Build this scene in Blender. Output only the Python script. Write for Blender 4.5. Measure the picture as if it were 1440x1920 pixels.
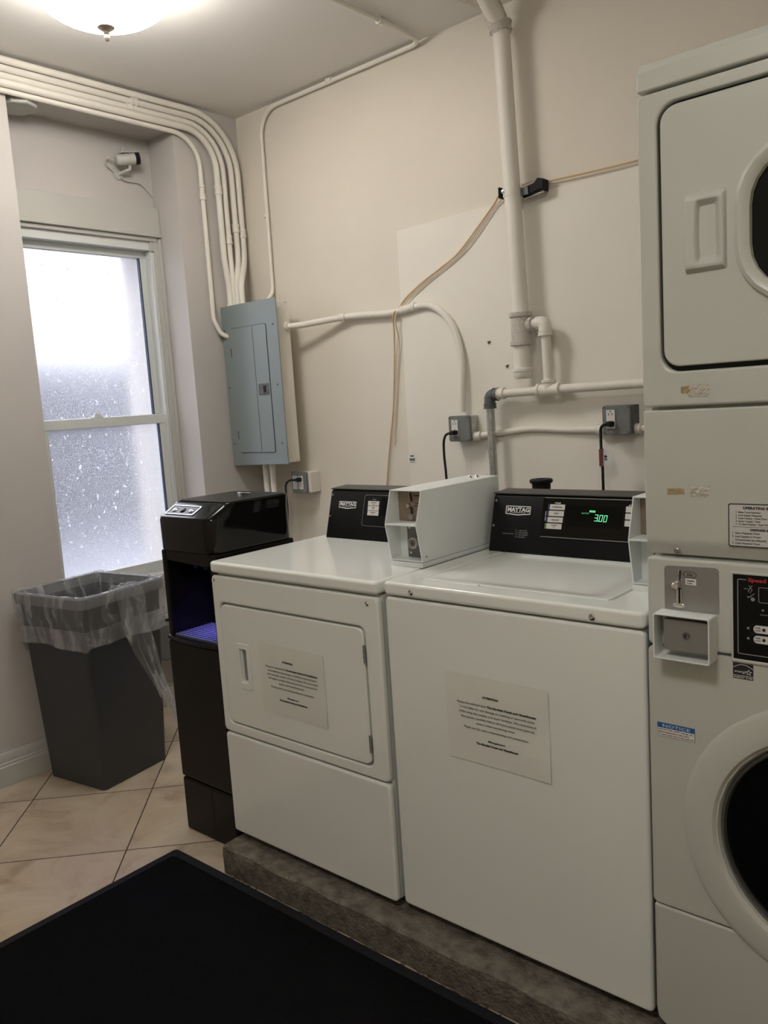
import bpy, bmesh, math, random
from mathutils import Matrix, Vector, noise
PI = math.pi
scene = bpy.context.scene
col = scene.collection
for o in list(bpy.data.objects):
    bpy.data.objects.remove(o)

# ------------------------------------------------------------------ camera, world, lights, exposure
YAW, PITCH, ROLL = math.radians(-41.2016), math.radians(-7.5932), math.radians(-3.7062)
CAM = Vector((1.3581, -2.8665, 1.448))
fw = Vector((math.sin(YAW)*math.cos(PITCH), math.cos(YAW)*math.cos(PITCH), math.sin(PITCH)))
rt0 = Vector((math.cos(YAW), -math.sin(YAW), 0)); up0 = rt0.cross(fw)
rt = math.cos(ROLL)*rt0 + math.sin(ROLL)*up0
up = -math.sin(ROLL)*rt0 + math.cos(ROLL)*up0
cam = bpy.data.cameras.new('camera'); camo = bpy.data.objects.new('camera', cam); col.objects.link(camo)
m = Matrix.Identity(4)
for i, v in enumerate((rt, up, -fw)):
    for j in range(3):
        m[j][i] = v[j]
m.translation = CAM
camo.matrix_world = m
cam.sensor_fit = 'VERTICAL'; cam.sensor_height = 32.0; cam.lens = 1545.07/1920*32.0
cam.clip_start = 0.05
scene.camera = camo

world = bpy.data.worlds.new('world'); scene.world = world; world.use_nodes = True
wn = world.node_tree.nodes; wn['Background'].inputs[0].default_value = (0.90, 0.925, 1.0, 1)
wn['Background'].inputs[1].default_value = 4.5
scene.view_settings.view_transform = 'Standard'; scene.view_settings.look = 'None'
scene.view_settings.gamma = 1.0; scene.view_settings.use_curve_mapping = False
scene.view_settings.exposure = 0.08
LAMP = 24.0           # bowl lamp strength
LAMP_FILL = 27.0           # added fill lamp out of view, lifts machine fronts and back wall

# ------------------------------------------------------------------ materials
def mat(name, color, rough=.5, metal=0., spec=.5, bump=0., bscale=60., var=0., vscale=4., coat=0., emit=None, estr=0., trans=0., ior=1.45):
    m = bpy.data.materials.new(name); m.use_nodes = True
    nt = m.node_tree; b = nt.nodes['Principled BSDF']
    b.inputs['Base Color'].default_value = (*color, 1); b.inputs['Roughness'].default_value = rough
    b.inputs['Metallic'].default_value = metal; b.inputs['Specular IOR Level'].default_value = spec
    b.inputs['Coat Weight'].default_value = coat; b.inputs['Transmission Weight'].default_value = trans
    b.inputs['IOR'].default_value = ior
    tc = nt.nodes.new('ShaderNodeTexCoord')
    if var:
        n = nt.nodes.new('ShaderNodeTexNoise'); n.inputs['Scale'].default_value = vscale; n.inputs['Detail'].default_value = 5
        nt.links.new(tc.outputs['Object'], n.inputs['Vector'])
        r = nt.nodes.new('ShaderNodeValToRGB')
        r.color_ramp.elements[0].position = .3; r.color_ramp.elements[1].position = .7
        r.color_ramp.elements[0].color = (*[c*(1-var) for c in color], 1)
        r.color_ramp.elements[1].color = (*[min(1, c*(1+var)) for c in color], 1)
        nt.links.new(n.outputs['Fac'], r.inputs['Fac']); nt.links.new(r.outputs['Color'], b.inputs['Base Color'])
    if bump:
        n2 = nt.nodes.new('ShaderNodeTexNoise'); n2.inputs['Scale'].default_value = bscale; n2.inputs['Detail'].default_value = 4
        nt.links.new(tc.outputs['Object'], n2.inputs['Vector'])
        bp = nt.nodes.new('ShaderNodeBump'); bp.inputs['Strength'].default_value = bump; bp.inputs['Distance'].default_value = .01
        nt.links.new(n2.outputs['Fac'], bp.inputs['Height']); nt.links.new(bp.outputs['Normal'], b.inputs['Normal'])
    if emit:
        b.inputs['Emission Color'].default_value = (*emit, 1); b.inputs['Emission Strength'].default_value = estr
    return m

M = {}
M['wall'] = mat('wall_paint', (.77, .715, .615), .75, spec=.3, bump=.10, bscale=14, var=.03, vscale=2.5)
M['wall_left'] = mat('wall_paint_shaded', (.54, .51, .48), .75, spec=.3, bump=.10, bscale=14, var=.03, vscale=2.5)  # the room's wall paint toned down; dimmer light on this side put into the colour
M['board'] = mat('board_paint', (.84, .80, .71), .55, spec=.35, bump=.05, bscale=10, var=.02, vscale=3)
M['ceiling'] = mat('ceiling_paint', (.80, .77, .73), .8, spec=.2, bump=.06, bscale=10)
M['trim'] = mat('trim_paint', (.50, .495, .455), .45, bump=.06, bscale=40, var=.03)
M['sash'] = mat('sash_paint', (.66, .68, .66), .4, bump=.04, bscale=50)
M['pipe'] = mat('pipe_paint', (.81, .77, .69), .5, bump=.04, bscale=45, var=.02, vscale=6)
M['pipe_rough'] = mat('pipe_rough_paint', (.74, .68, .61), .6, bump=.9, bscale=220, var=.12, vscale=120)
M['enamel'] = mat('white_enamel', (.85, .87, .82), .14, spec=.5, coat=.2)
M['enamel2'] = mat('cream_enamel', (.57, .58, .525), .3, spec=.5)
M['meter'] = mat('meter_enamel', (.78, .81, .79), .35, bump=.05, bscale=120)
M['dark_gap'] = mat('gap_black', (.02, .02, .02), .8)
M['inner'] = mat('inner_gray', (.35, .35, .33), .7)
M['console'] = mat('console_black', (.006, .006, .006), .42, spec=.2)
M['console_top'] = mat('console_cap', (.05, .048, .045), .45)
M['gloss_black'] = mat('gloss_black', (.005, .0045, .004), .08, spec=.38)
M['satin_black'] = mat('satin_black', (.009, .007, .0055), .3, spec=.22)
M['rubber'] = mat('black_rubber', (.009, .009, .011), .6, spec=.25, bump=.2, bscale=200)
M['chrome'] = mat('chrome', (.75, .74, .72), .15, metal=1)
M['steel'] = mat('brushed_steel', (.34, .345, .33), .42, metal=.7)
M['darksteel'] = mat('dark_steel', (.20, .20, .20), .45, metal=.8)
M['galv'] = mat('galvanized', (.50, .52, .50), .4, metal=.85, var=.18, vscale=60)
M['malleable'] = mat('gray_fitting', (.13, .135, .14), .55, metal=.3, var=.3, vscale=50)
M['bronze'] = mat('bronze_plate', (.32, .25, .19), .45, metal=.6, var=.1, vscale=60)
M['panelgray'] = mat('panel_gray', (.235, .272, .272), .36, metal=.0, spec=.5, var=.03)
M['boxgray'] = mat('outlet_box_gray', (.19, .195, .19), .45, bump=.2, bscale=60, var=.08, vscale=40)
M['device'] = mat('device_white', (.78, .75, .70), .4)
M['paper'] = mat('paper', (.78, .775, .71), .85, bump=.15, bscale=12)
M['ink'] = mat('ink_black', (.02, .02, .02), .7)
M['white_ink'] = mat('ink_white', (.75, .74, .72), .6)
M['gray_ink'] = mat('ink_gray', (.30, .30, .30), .6)
M['blue_ink'] = mat('ink_blue', (.02, .13, .35), .5)
M['navy'] = mat('ink_navy', (.03, .045, .085), .5)
M['green_ink'] = mat('ink_green', (.12, .25, .10), .5)
M['red_ink'] = mat('ink_red', (.45, .03, .03), .5)
M['label_btn'] = mat('button_cream', (.62, .60, .57), .5)
M['led'] = mat('led_green', (.02, .3, .1), .5, emit=(.25, 1.0, .50), estr=.8)
M['led_dim'] = mat('led_green_dim', (.02, .2, .08), .5, emit=(.25, .9, .5), estr=.4)
M['tan'] = mat('tan_cable', (.66, .46, .27), .6)
M['cream_cable'] = mat('cream_cable', (.72, .63, .50), .6)
M['cord'] = mat('cord_black', (.010, .010, .011), .45)
M['maroon'] = mat('tag_maroon', (.16, .04, .025), .6)
M['tag'] = mat('tag_film', (.75, .74, .76), .3)
M['canbody'] = mat('can_gray', (.042, .045, .051), .42, bump=.08, bscale=120)
M['canrim'] = mat('can_rim', (.17, .175, .185), .4)
M['concrete'] = mat('concrete', (.165, .148, .118), .9, spec=.15, bump=.8, bscale=110, var=.42, vscale=30)
M['mortar'] = mat('concrete_edge', (.34, .31, .26), .9, bump=.9, bscale=80, var=.35, vscale=18)
M['debris'] = mat('rubble', (.15, .115, .085), .95, bump=.8, bscale=90, var=.5, vscale=40)
M['drum'] = mat('drum_dark', (.02, .02, .02), .35, metal=.5)
M['brushnickel'] = mat('finial_nickel', (.40, .32, .27), .35, metal=.8)
M['outside_wall'] = mat('outside_wall', (.070, .068, .076), .9, var=.2, vscale=2)
M['outside_ground'] = mat('outside_ground', (.20, .20, .22), .9, var=.15, vscale=1)
M['tapetan'] = mat('tape_tan', (.38, .29, .15), .6, var=.25, vscale=90)
M['tapewhite'] = mat('tape_residue', (.62, .58, .50), .6, bump=.8, bscale=180, var=.12, vscale=90)
M['cooler_blue'] = mat('tray_blue', (.05, .05, .25), .3)

# door glass
M['darkglass'] = mat('dark_glass', (.003, .004, .0035), .04, spec=.25)

def m_carpet():
    m = mat('mat_carpet', (.0055, .0055, .006), .95, spec=.05)
    nt = m.node_tree; b = nt.nodes['Principled BSDF']; tc = nt.nodes.new('ShaderNodeTexCoord')
    mp = nt.nodes.new('ShaderNodeMapping'); mp.inputs['Scale'].default_value = (60, 380, 60); mp.inputs['Rotation'].default_value = (0, 0, .6)
    n = nt.nodes.new('ShaderNodeTexNoise'); n.inputs['Scale'].default_value = 1; n.inputs['Detail'].default_value = 3
    nt.links.new(tc.outputs['Object'], mp.inputs[0]); nt.links.new(mp.outputs[0], n.inputs['Vector'])
    bp = nt.nodes.new('ShaderNodeBump'); bp.inputs['Strength'].default_value = .8; bp.inputs['Distance'].default_value = .004
    nt.links.new(n.outputs['Fac'], bp.inputs['Height']); nt.links.new(bp.outputs['Normal'], b.inputs['Normal'])
    return m
M['carpet'] = m_carpet()

def m_tile():
    m = bpy.data.materials.new('floor_tile'); m.use_nodes = True
    nt = m.node_tree; L = nt.links; b = nt.nodes['Principled BSDF']
    tc = nt.nodes.new('ShaderNodeTexCoord')
    mp = nt.nodes.new('ShaderNodeMapping'); mp.vector_type = 'POINT'
    a = math.radians(-45.6); s = 1/.4585
    # rotate about the tile joint at (-1.412,-1.192)
    mp.inputs['Rotation'].default_value = (0, 0, a); mp.inputs['Scale'].default_value = (1, 1, 1)
    ox, oy = -1.412, -1.192
    rx, ry = ox*math.cos(a)-oy*math.sin(a), ox*math.sin(a)+oy*math.cos(a)
    mp.inputs['Location'].default_value = (-rx, -ry, 0)
    L.new(tc.outputs['Object'], mp.inputs[0])
    sc = nt.nodes.new('ShaderNodeVectorMath'); sc.operation = 'SCALE'; sc.inputs['Scale'].default_value = s
    L.new(mp.outputs[0], sc.inputs[0])
    sp = nt.nodes.new('ShaderNodeSeparateXYZ'); L.new(sc.outputs[0], sp.inputs[0])
    def mth(op, x, y=None, z=None):
        n = nt.nodes.new('ShaderNodeMath'); n.operation = op
        for i, v in enumerate((x, y, z)):
            if v is None: continue
            if isinstance(v, (int, float)): n.inputs[i].default_value = v
            else: L.new(v, n.inputs[i])
        return n.outputs[0]
    def dist(ch):   # distance to the nearest joint
        f = mth('FRACT', ch); return mth('MINIMUM', f, mth('SUBTRACT', 1.0, f))
    d = mth('MINIMUM', dist(sp.outputs[0]), dist(sp.outputs[1]))
    ng = nt.nodes.new('ShaderNodeTexNoise'); ng.inputs['Scale'].default_value = 40; L.new(tc.outputs['Object'], ng.inputs['Vector'])
    wdt = mth('MULTIPLY_ADD', ng.outputs['Fac'], .0035, .0032)
    grout = mth('LESS_THAN', d, wdt)
    fl = nt.nodes.new('ShaderNodeVectorMath'); fl.operation = 'FLOOR'; L.new(sc.outputs[0], fl.inputs[0])
    wnz = nt.nodes.new('ShaderNodeTexWhiteNoise'); L.new(fl.outputs[0], wnz.inputs['Vector'])
    off = nt.nodes.new('ShaderNodeVectorMath'); off.operation = 'MULTIPLY_ADD'
    L.new(wnz.outputs['Color'], off.inputs[0]); off.inputs[1].default_value = (9, 9, 9); L.new(tc.outputs['Object'], off.inputs[2])
    n1 = nt.nodes.new('ShaderNodeTexNoise'); n1.inputs['Scale'].default_value = 4.5; n1.inputs['Detail'].default_value = 8; n1.inputs['Roughness'].default_value = .62; n1.inputs['Distortion'].default_value = .8
    L.new(off.outputs[0], n1.inputs['Vector'])
    r = nt.nodes.new('ShaderNodeValToRGB'); e = r.color_ramp.elements
    e[0].position = .32; e[0].color = (.37, .28, .19, 1); e[1].position = .66; e[1].color = (.61, .52, .40, 1)
    e2 = r.color_ramp.elements.new(.48); e2.color = (.53, .43, .31, 1)
    L.new(n1.outputs['Fac'], r.inputs['Fac'])
    br = nt.nodes.new('ShaderNodeMixRGB'); br.blend_type = 'MULTIPLY'; br.inputs[0].default_value = .12
    L.new(r.outputs[0], br.inputs[1]); L.new(wnz.outputs['Value'], br.inputs[2])
    mx = nt.nodes.new('ShaderNodeMixRGB'); L.new(grout, mx.inputs[0]); L.new(br.outputs[0], mx.inputs[1]); mx.inputs[2].default_value = (.045, .03, .022, 1)
    L.new(mx.outputs[0], b.inputs['Base Color'])
    b.inputs['Roughness'].default_value = .42
    rr = mth('MULTIPLY_ADD', grout, .4, .38); L.new(rr, b.inputs['Roughness'])
    hh = mth('MULTIPLY_ADD', grout, -1.0, mth('MULTIPLY', n1.outputs['Fac'], .5))
    bp = nt.nodes.new('ShaderNodeBump'); bp.inputs['Strength'].default_value = .35; bp.inputs['Distance'].default_value = .004
    L.new(hh, bp.inputs['Height']); L.new(bp.outputs[0], b.inputs['Normal'])
    return m
M['tile'] = m_tile()

def m_lamp(name, strength):
    m = bpy.data.materials.new(name); m.use_nodes = True
    nt = m.node_tree; L = nt.links; b = nt.nodes['Principled BSDF']; tc = nt.nodes.new('ShaderNodeTexCoord')
    b.inputs['Base Color'].default_value = (.8, .8, .74, 1); b.inputs['Roughness'].default_value = .2
    n = nt.nodes.new('ShaderNodeTexNoise'); n.inputs['Scale'].default_value = 7; n.inputs['Detail'].default_value = 5; n.inputs['Distortion'].default_value = 1.5
    L.new(tc.outputs['Object'], n.inputs['Vector'])
    r = nt.nodes.new('ShaderNodeMapRange'); r.inputs['To Min'].default_value = strength*.75; r.inputs['To Max'].default_value = strength*1.25
    L.new(n.outputs['Fac'], r.inputs['Value']); L.new(r.outputs[0], b.inputs['Emission Strength'])
    b.inputs['Emission Color'].default_value = (1.0, .975, .94, 1)
    return m
M['lamp'] = m_lamp('lamp_alabaster', LAMP)
M['lamp_fill'] = m_lamp('lamp_alabaster_fill', LAMP_FILL)

def m_window():
    # dirty obscured glass: rough transmission, a film of grime and pale specks
    m = bpy.data.materials.new('window_pane'); m.use_nodes = True
    nt = m.node_tree; L = nt.links; nt.nodes.remove(nt.nodes['Principled BSDF'])
    out = nt.nodes['Material Output']; tc = nt.nodes.new('ShaderNodeTexCoord')
    rf = nt.nodes.new('ShaderNodeBsdfRefraction'); rf.inputs['IOR'].default_value = 1.12; rf.inputs['Roughness'].default_value = .62
    rf.inputs['Color'].default_value = (.98, .98, 1, 1)
    tr = nt.nodes.new('ShaderNodeBsdfTransparent'); tr.inputs['Color'].default_value = (.95, .96, 1, 1)
    tl = nt.nodes.new('ShaderNodeBsdfTranslucent'); tl.inputs['Color'].default_value = (.86, .88, .95, 1)
    df = nt.nodes.new('ShaderNodeBsdfDiffuse'); df.inputs['Color'].default_value = (.8, .8, .8, 1)
    vo = nt.nodes.new('ShaderNodeTexNoise'); vo.inputs['Scale'].default_value = 380; vo.inputs['Detail'].default_value = 3; L.new(tc.outputs['Object'], vo.inputs['Vector'])
    bp = nt.nodes.new('ShaderNodeBump'); bp.inputs['Strength'].default_value = .4; bp.inputs['Distance'].default_value = .003
    L.new(vo.outputs['Fac'], bp.inputs['Height']); L.new(bp.outputs[0], rf.inputs['Normal'])
    ms = nt.nodes.new('ShaderNodeMapping'); ms.inputs['Scale'].default_value = (1, 46, 28); L.new(tc.outputs['Object'], ms.inputs[0])
    sn = nt.nodes.new('ShaderNodeTexNoise'); sn.inputs['Scale'].default_value = 1; sn.inputs['Detail'].default_value = 3.0; sn.inputs['Roughness'].default_value = .65; L.new(ms.outputs[0], sn.inputs['Vector'])
    rs = nt.nodes.new('ShaderNodeValToRGB'); rs.color_ramp.elements[0].position = .645; rs.color_ramp.elements[1].position = .675; L.new(sn.outputs['Fac'], rs.inputs[0])
    fn = nt.nodes.new('ShaderNodeTexNoise'); fn.inputs['Scale'].default_value = 210; fn.inputs['Detail'].default_value = 6; L.new(tc.outputs['Object'], fn.inputs['Vector'])
    rg = nt.nodes.new('ShaderNodeMapRange'); rg.inputs['From Min'].default_value = .42; rg.inputs['From Max'].default_value = .66
    rg.inputs['To Min'].default_value = .0; rg.inputs['To Max'].default_value = .36; L.new(fn.outputs['Fac'], rg.inputs[0])
    mx0 = nt.nodes.new('ShaderNodeMixShader'); mx0.inputs[0].default_value = .0; L.new(rf.outputs[0], mx0.inputs[1]); L.new(tr.outputs[0], mx0.inputs[2])
    mx1 = nt.nodes.new('ShaderNodeMixShader'); L.new(rg.outputs[0], mx1.inputs[0]); L.new(mx0.outputs[0], mx1.inputs[1]); L.new(tl.outputs[0], mx1.inputs[2])
    mx2 = nt.nodes.new('ShaderNodeMixShader'); L.new(rs.outputs[0], mx2.inputs[0]); L.new(mx1.outputs[0], mx2.inputs[1]); L.new(tl.outputs[0], mx2.inputs[2])
    L.new(mx2.outputs[0], out.inputs['Surface'])
    return m
M['pane'] = m_window()

def m_liner():
    m = bpy.data.materials.new('clear_liner'); m.use_nodes = True
    nt = m.node_tree; L = nt.links; nt.nodes.remove(nt.nodes['Principled BSDF'])
    out = nt.nodes['Material Output']; tc = nt.nodes.new('ShaderNodeTexCoord')
    tr = nt.nodes.new('ShaderNodeBsdfTransparent'); tr.inputs['Color'].default_value = (.97, .97, .98, 1)
    gl = nt.nodes.new('ShaderNodeBsdfGlossy'); gl.inputs['Roughness'].default_value = .25; gl.inputs['Color'].default_value = (.9, .9, .92, 1)
    df = nt.nodes.new('ShaderNodeBsdfTranslucent'); df.inputs['Color'].default_value = (.88, .90, .93, 1)
    d2 = nt.nodes.new('ShaderNodeBsdfDiffuse'); d2.inputs['Color'].default_value = (.85, .87, .90, 1)
    n = nt.nodes.new('ShaderNodeTexNoise'); n.inputs['Scale'].default_value = 5; n.inputs['Detail'].default_value = 2
    L.new(tc.outputs['Object'], n.inputs['Vector'])
    mixv = nt.nodes.new('ShaderNodeVectorMath'); mixv.operation = 'MULTIPLY_ADD'; mixv.inputs[1].default_value = (.16, .16, .16)
    L.new(n.outputs['Color'], mixv.inputs[0]); L.new(tc.outputs['Object'], mixv.inputs[2])
    mp = nt.nodes.new('ShaderNodeMapping'); mp.inputs['Scale'].default_value = (26, 26, 4.5); mp.inputs['Rotation'].default_value = (.25, .3, 0); L.new(mixv.outputs[0], mp.inputs[0])
    vo = nt.nodes.new('ShaderNodeTexNoise'); vo.inputs['Scale'].default_value = 1; vo.inputs['Detail'].default_value = 3; L.new(mp.outputs[0], vo.inputs['Vector'])
    cr = nt.nodes.new('ShaderNodeMapRange'); cr.inputs['From Min'].default_value = .50; cr.inputs['From Max'].default_value = .72; cr.inputs['To Min'].default_value = .18; cr.inputs['To Max'].default_value = .62
    L.new(vo.outputs['Fac'], cr.inputs[0])
    ad = cr
    bp = nt.nodes.new('ShaderNodeBump'); bp.inputs['Strength'].default_value = .7; bp.inputs['Distance'].default_value = .01
    L.new(vo.outputs['Fac'], bp.inputs['Height'])
    for q in (gl, df, d2): L.new(bp.outputs[0], q.inputs['Normal'])
    a = nt.nodes.new('ShaderNodeMixShader'); a.inputs[0].default_value = .65; L.new(df.outputs[0], a.inputs[1]); L.new(d2.outputs[0], a.inputs[2])
    a2 = nt.nodes.new('ShaderNodeMixShader'); a2.inputs[0].default_value = .3; L.new(a.outputs[0], a2.inputs[1]); L.new(gl.outputs[0], a2.inputs[2])
    c = nt.nodes.new('ShaderNodeMixShader'); L.new(ad.outputs[0], c.inputs[0]); L.new(tr.outputs[0], c.inputs[1]); L.new(a2.outputs[0], c.inputs[2])
    L.new(c.outputs[0], out.inputs['Surface'])
    return m
M['liner'] = m_liner()

# ------------------------------------------------------------------ mesh helpers
WORLDPOS = {}
def tag(o, label=None, cat=None, group=None, kind=None):
    if label: o['label'] = label
    if cat: o['category'] = cat
    if group: o['group'] = group
    if kind: o['kind'] = kind
    return o
def thing(name, loc, label, cat, group=None):
    o = bpy.data.objects.new(name, None); o.empty_display_size = .05; col.objects.link(o)
    o.location = loc; WORLDPOS[o.name] = Vector(loc)
    return tag(o, label, cat, group)
def obj(name, bm, m, parent=None, bevel=0, seg=3, smooth=True, mx=None, label=None, base=False):
    if mx is not None: bm.transform(mx)
    bmesh.ops.recalc_face_normals(bm, faces=bm.faces)
    lo = Vector((1e9,)*3); hi = Vector((-1e9,)*3)
    for v in bm.verts:
        for i in range(3):
            lo[i] = min(lo[i], v.co[i]); hi[i] = max(hi[i], v.co[i])
    c = (lo+hi)/2
    if parent is None: c.z = lo.z
    if base: c = Vector((0, 0, 0))
    bmesh.ops.translate(bm, verts=bm.verts, vec=-c)
    me = bpy.data.meshes.new(name); bm.to_mesh(me); bm.free()
    if smooth:
        for p in me.polygons: p.use_smooth = True
        try: me.set_sharp_from_angle(angle=math.radians(35))
        except Exception: pass
    me.materials.append(M[m] if isinstance(m, str) else m)
    o = bpy.data.objects.new(name, me); col.objects.link(o)
    if parent is not None:
        o.parent = parent; o.location = c - WORLDPOS[parent.name]
    else: o.location = c
    WORLDPOS[o.name] = c
    if bevel:
        b = o.modifiers.new('bevel', 'BEVEL'); b.width = bevel; b.segments = seg; b.limit_method = 'ANGLE'; b.angle_limit = math.radians(40); b.harden_normals = True
    if label: o['label'] = label
    return o
def struct(name, bm, m, **k):
    o = obj(name, bm, m, **k); o['kind'] = 'structure'; return o
B = bmesh.new
def box(bm, x0, x1, y0, y1, z0, z1):
    vs = [bm.verts.new((x, y, z)) for x in (x0, x1) for y in (y0, y1) for z in (z0, z1)]
    for f in ((0,1,3,2), (4,6,7,5), (0,4,5,1), (2,3,7,6), (0,2,6,4), (1,5,7,3)):
        bm.faces.new([vs[i] for i in f])
    return bm
def bx(*a): return box(B(), *a)
def prism(bm, pts, axis, a0, a1):
    def P(p, a):
        return {'x': (a, p[0], p[1]), 'y': (p[0], a, p[1]), 'z': (p[0], p[1], a)}[axis]
    A = [bm.verts.new(P(p, a0)) for p in pts]; Z = [bm.verts.new(P(p, a1)) for p in pts]
    n = len(pts)
    bm.faces.new(A); bm.faces.new(Z[::-1])
    for i in range(n): bm.faces.new((A[i], A[(i+1) % n], Z[(i+1) % n], Z[i]))
    return bm
def rrect(x0, x1, y0, y1, r, n=6):
    pts = []
    for cx, cy, a in ((x1-r, y1-r, 0), (x0+r, y1-r, 90), (x0+r, y0+r, 180), (x1-r, y0+r, 270)):
        for k in range(n+1):
            t = math.radians(a+90*k/n); pts.append((cx+r*math.cos(t), cy+r*math.sin(t)))
    return pts
def ring(bm, outer, inner, a0, a1):     # a plate in local XY with a hole, from z=a0 to a1
    n = len(outer)
    v = [[bm.verts.new((p[0], p[1], a)) for p in pts] for a in (a0, a1) for pts in (outer, inner)]
    for i in range(n):
        j = (i+1) % n
        bm.faces.new((v[0][i], v[0][j], v[1][j], v[1][i])); bm.faces.new((v[2][i], v[2][j], v[3][j], v[3][i]))
        bm.faces.new((v[0][i], v[0][j], v[2][j], v[2][i])); bm.faces.new((v[1][i], v[1][j], v[3][j], v[3][i]))
    return bm
def lathe(bm, prof, n=32, mx=None):     # (radius, height) about local z
    rings = []
    for r, h in prof:
        if r < 1e-6: rings.append([bm.verts.new((0, 0, h))])
        else: rings.append([bm.verts.new((r*math.cos(2*PI*i/n), r*math.sin(2*PI*i/n), h)) for i in range(n)])
    for a, b in zip(rings, rings[1:]):
        for i in range(n):
            j = (i+1) % n
            q = [a[i % len(a)], a[j % len(a)], b[j % len(b)], b[i % len(b)]]
            q2 = []
            for v in q:
                if v not in q2: q2.append(v)
            if len(q2) > 2: bm.faces.new(q2)
    if mx is not None: bmesh.ops.transform(bm, matrix=mx, verts=[v for r_ in rings for v in r_])
    return bm
def fillet(pts, rad, n=8):
    pts = [Vector(p) for p in pts]; out = [pts[0]]
    for i in range(1, len(pts)-1):
        p, a, b = pts[i], pts[i-1], pts[i+1]
        r = rad[i-1] if isinstance(rad, (list, tuple)) else rad
        u = (a-p); w = (b-p); lu, lw = u.length, w.length; u.normalize(); w.normalize()
        ang = u.angle(w)
        if ang > PI-.02 or r <= 0: out.append(p); continue
        d = min(r/math.tan(ang/2), lu*.49, lw*.49); r2 = d*math.tan(ang/2)
        p0, p1 = p+u*d, p+w*d
        cdir = (u+w).normalized(); c = p+cdir*(r2/math.sin(ang/2))
        v0, v1 = p0-c, p1-c; th = v0.angle(v1)
        for k in range(n+1):
            t = k/n
            out.append(c+(v0*math.sin((1-t)*th)+v1*math.sin(t*th))/math.sin(th))
    out.append(pts[-1]); return out
def spline(pts, n=8):
    pts = [Vector(p) for p in pts]; P = [pts[0]*2-pts[1]]+pts+[pts[-1]*2-pts[-2]]; out = []
    for i in range(1, len(P)-2):
        for k in range(n):
            t = k/n; a, b, c, d = P[i-1], P[i], P[i+1], P[i+2]
            out.append(.5*((2*b)+(c-a)*t+(2*a-5*b+4*c-d)*t*t+(3*b-a-3*c+d)*t**3))
    out.append(pts[-1]); return out
def tube(bm, path, r, n=14, cap=True):
    path = [Vector(p) for p in path]; N = len(path)
    R_ = r if isinstance(r, (list, tuple)) else [r]*N
    T = [(path[min(i+1, N-1)]-path[max(i-1, 0)]).normalized() for i in range(N)]
    ref = Vector((0, 0, 1)) if abs(T[0].z) < .9 else Vector((1, 0, 0))
    u = T[0].cross(ref).normalized(); rings = []
    for i in range(N):
        u = (u-T[i]*u.dot(T[i])).normalized(); w = T[i].cross(u)
        rings.append([bm.verts.new(path[i]+R_[i]*(u*math.cos(2*PI*k/n)+w*math.sin(2*PI*k/n))) for k in range(n)])
    for a, b in zip(rings, rings[1:]):
        for k in range(n): bm.faces.new((a[k], a[(k+1) % n], b[(k+1) % n], b[k]))
    if cap: bm.faces.new(rings[0][::-1]); bm.faces.new(rings[-1])
    return bm
def collar(bm, a, b, r, lip=.0015):
    a, b = Vector(a), Vector(b); d = (b-a)
    return tube(bm, [a, a+d*.001, a+d*.18, a+d*.2, a+d*.8, a+d*.82, b-d*.001, b], [r*.7, r+lip, r+lip, r, r, r+lip, r+lip, r*.7], 18)
def front(y):       # local (x, z, outward) -> world, facing -y
    return Matrix(((1, 0, 0, 0), (0, 0, -1, y), (0, 1, 0, 0), (0, 0, 0, 1)))
def frame(o, X, Y, Z):
    return Matrix(((X[0], Y[0], Z[0], o[0]), (X[1], Y[1], Z[1], o[1]), (X[2], Y[2], Z[2], o[2]), (0, 0, 0, 1)))
def text_bm(bm, s, x, y, h, z=0., align='LEFT', bold=0., width=None, mx=None):
    c = bpy.data.curves.new('t', 'FONT'); c.body = s; c.size = h*1.38; c.align_x = align; c.offset = bold*h; c.resolution_u = 2; c.extrude = .00015
    o = bpy.data.objects.new('t', c); col.objects.link(o)
    bpy.context.view_layer.update()
    me = bpy.data.meshes.new_from_object(o.evaluated_get(bpy.context.evaluated_depsgraph_get()))
    t = B(); t.from_mesh(me)
    if width:
        xs = [v.co.x for v in t.verts]; w = max(xs)-min(xs)
        if w > 0: bmesh.ops.scale(t, vec=(width/w, 1, 1), verts=t.verts)
    bmesh.ops.translate(t, verts=t.verts, vec=(x, y, z))
    if mx is not None: t.transform(mx)
    t.to_mesh(me); t.free(); bm.from_mesh(me)
    bpy.data.objects.remove(o); bpy.data.curves.remove(c); bpy.data.meshes.remove(me)
    return bm
def screw(parent, x, y_front, z, r=.006, name='screw', mat_='chrome'):
    bm = lathe(B(), [(0, .003), (r*.35, .0032), (r*.42, .0018), (r*.6, .0036), (r, .002), (r, -.001), (0, -.001)], 16)
    return obj(name, bm, mat_, parent, mx=front(y_front) @ Matrix.Translation((x, z, 0)))

# ------------------------------------------------------------------ the room
XL, XW, YA, YB, ZA, H = -1.967, -2.165, -.394, -1.177, 2.764, 2.894
YF, XR = -4.3, 2.5
struct('floor', bx(-2.5, XR, YF, .1, -.1, 0), 'tile', base=True, smooth=False)
struct('ceiling', bx(-2.5, XR, YF, .1, H, H+.1), 'ceiling', smooth=False)
struct('wall_back', bx(-2.5, XR, 0, .2, 0, H), 'wall', smooth=False)
struct('wall_front', bx(-2.5, XR, YF-.2, YF, 0, H), 'wall', smooth=False)
struct('wall_right', bx(XR, XR+.2, YF, .2, 0, H), 'wall', smooth=False)
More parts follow.
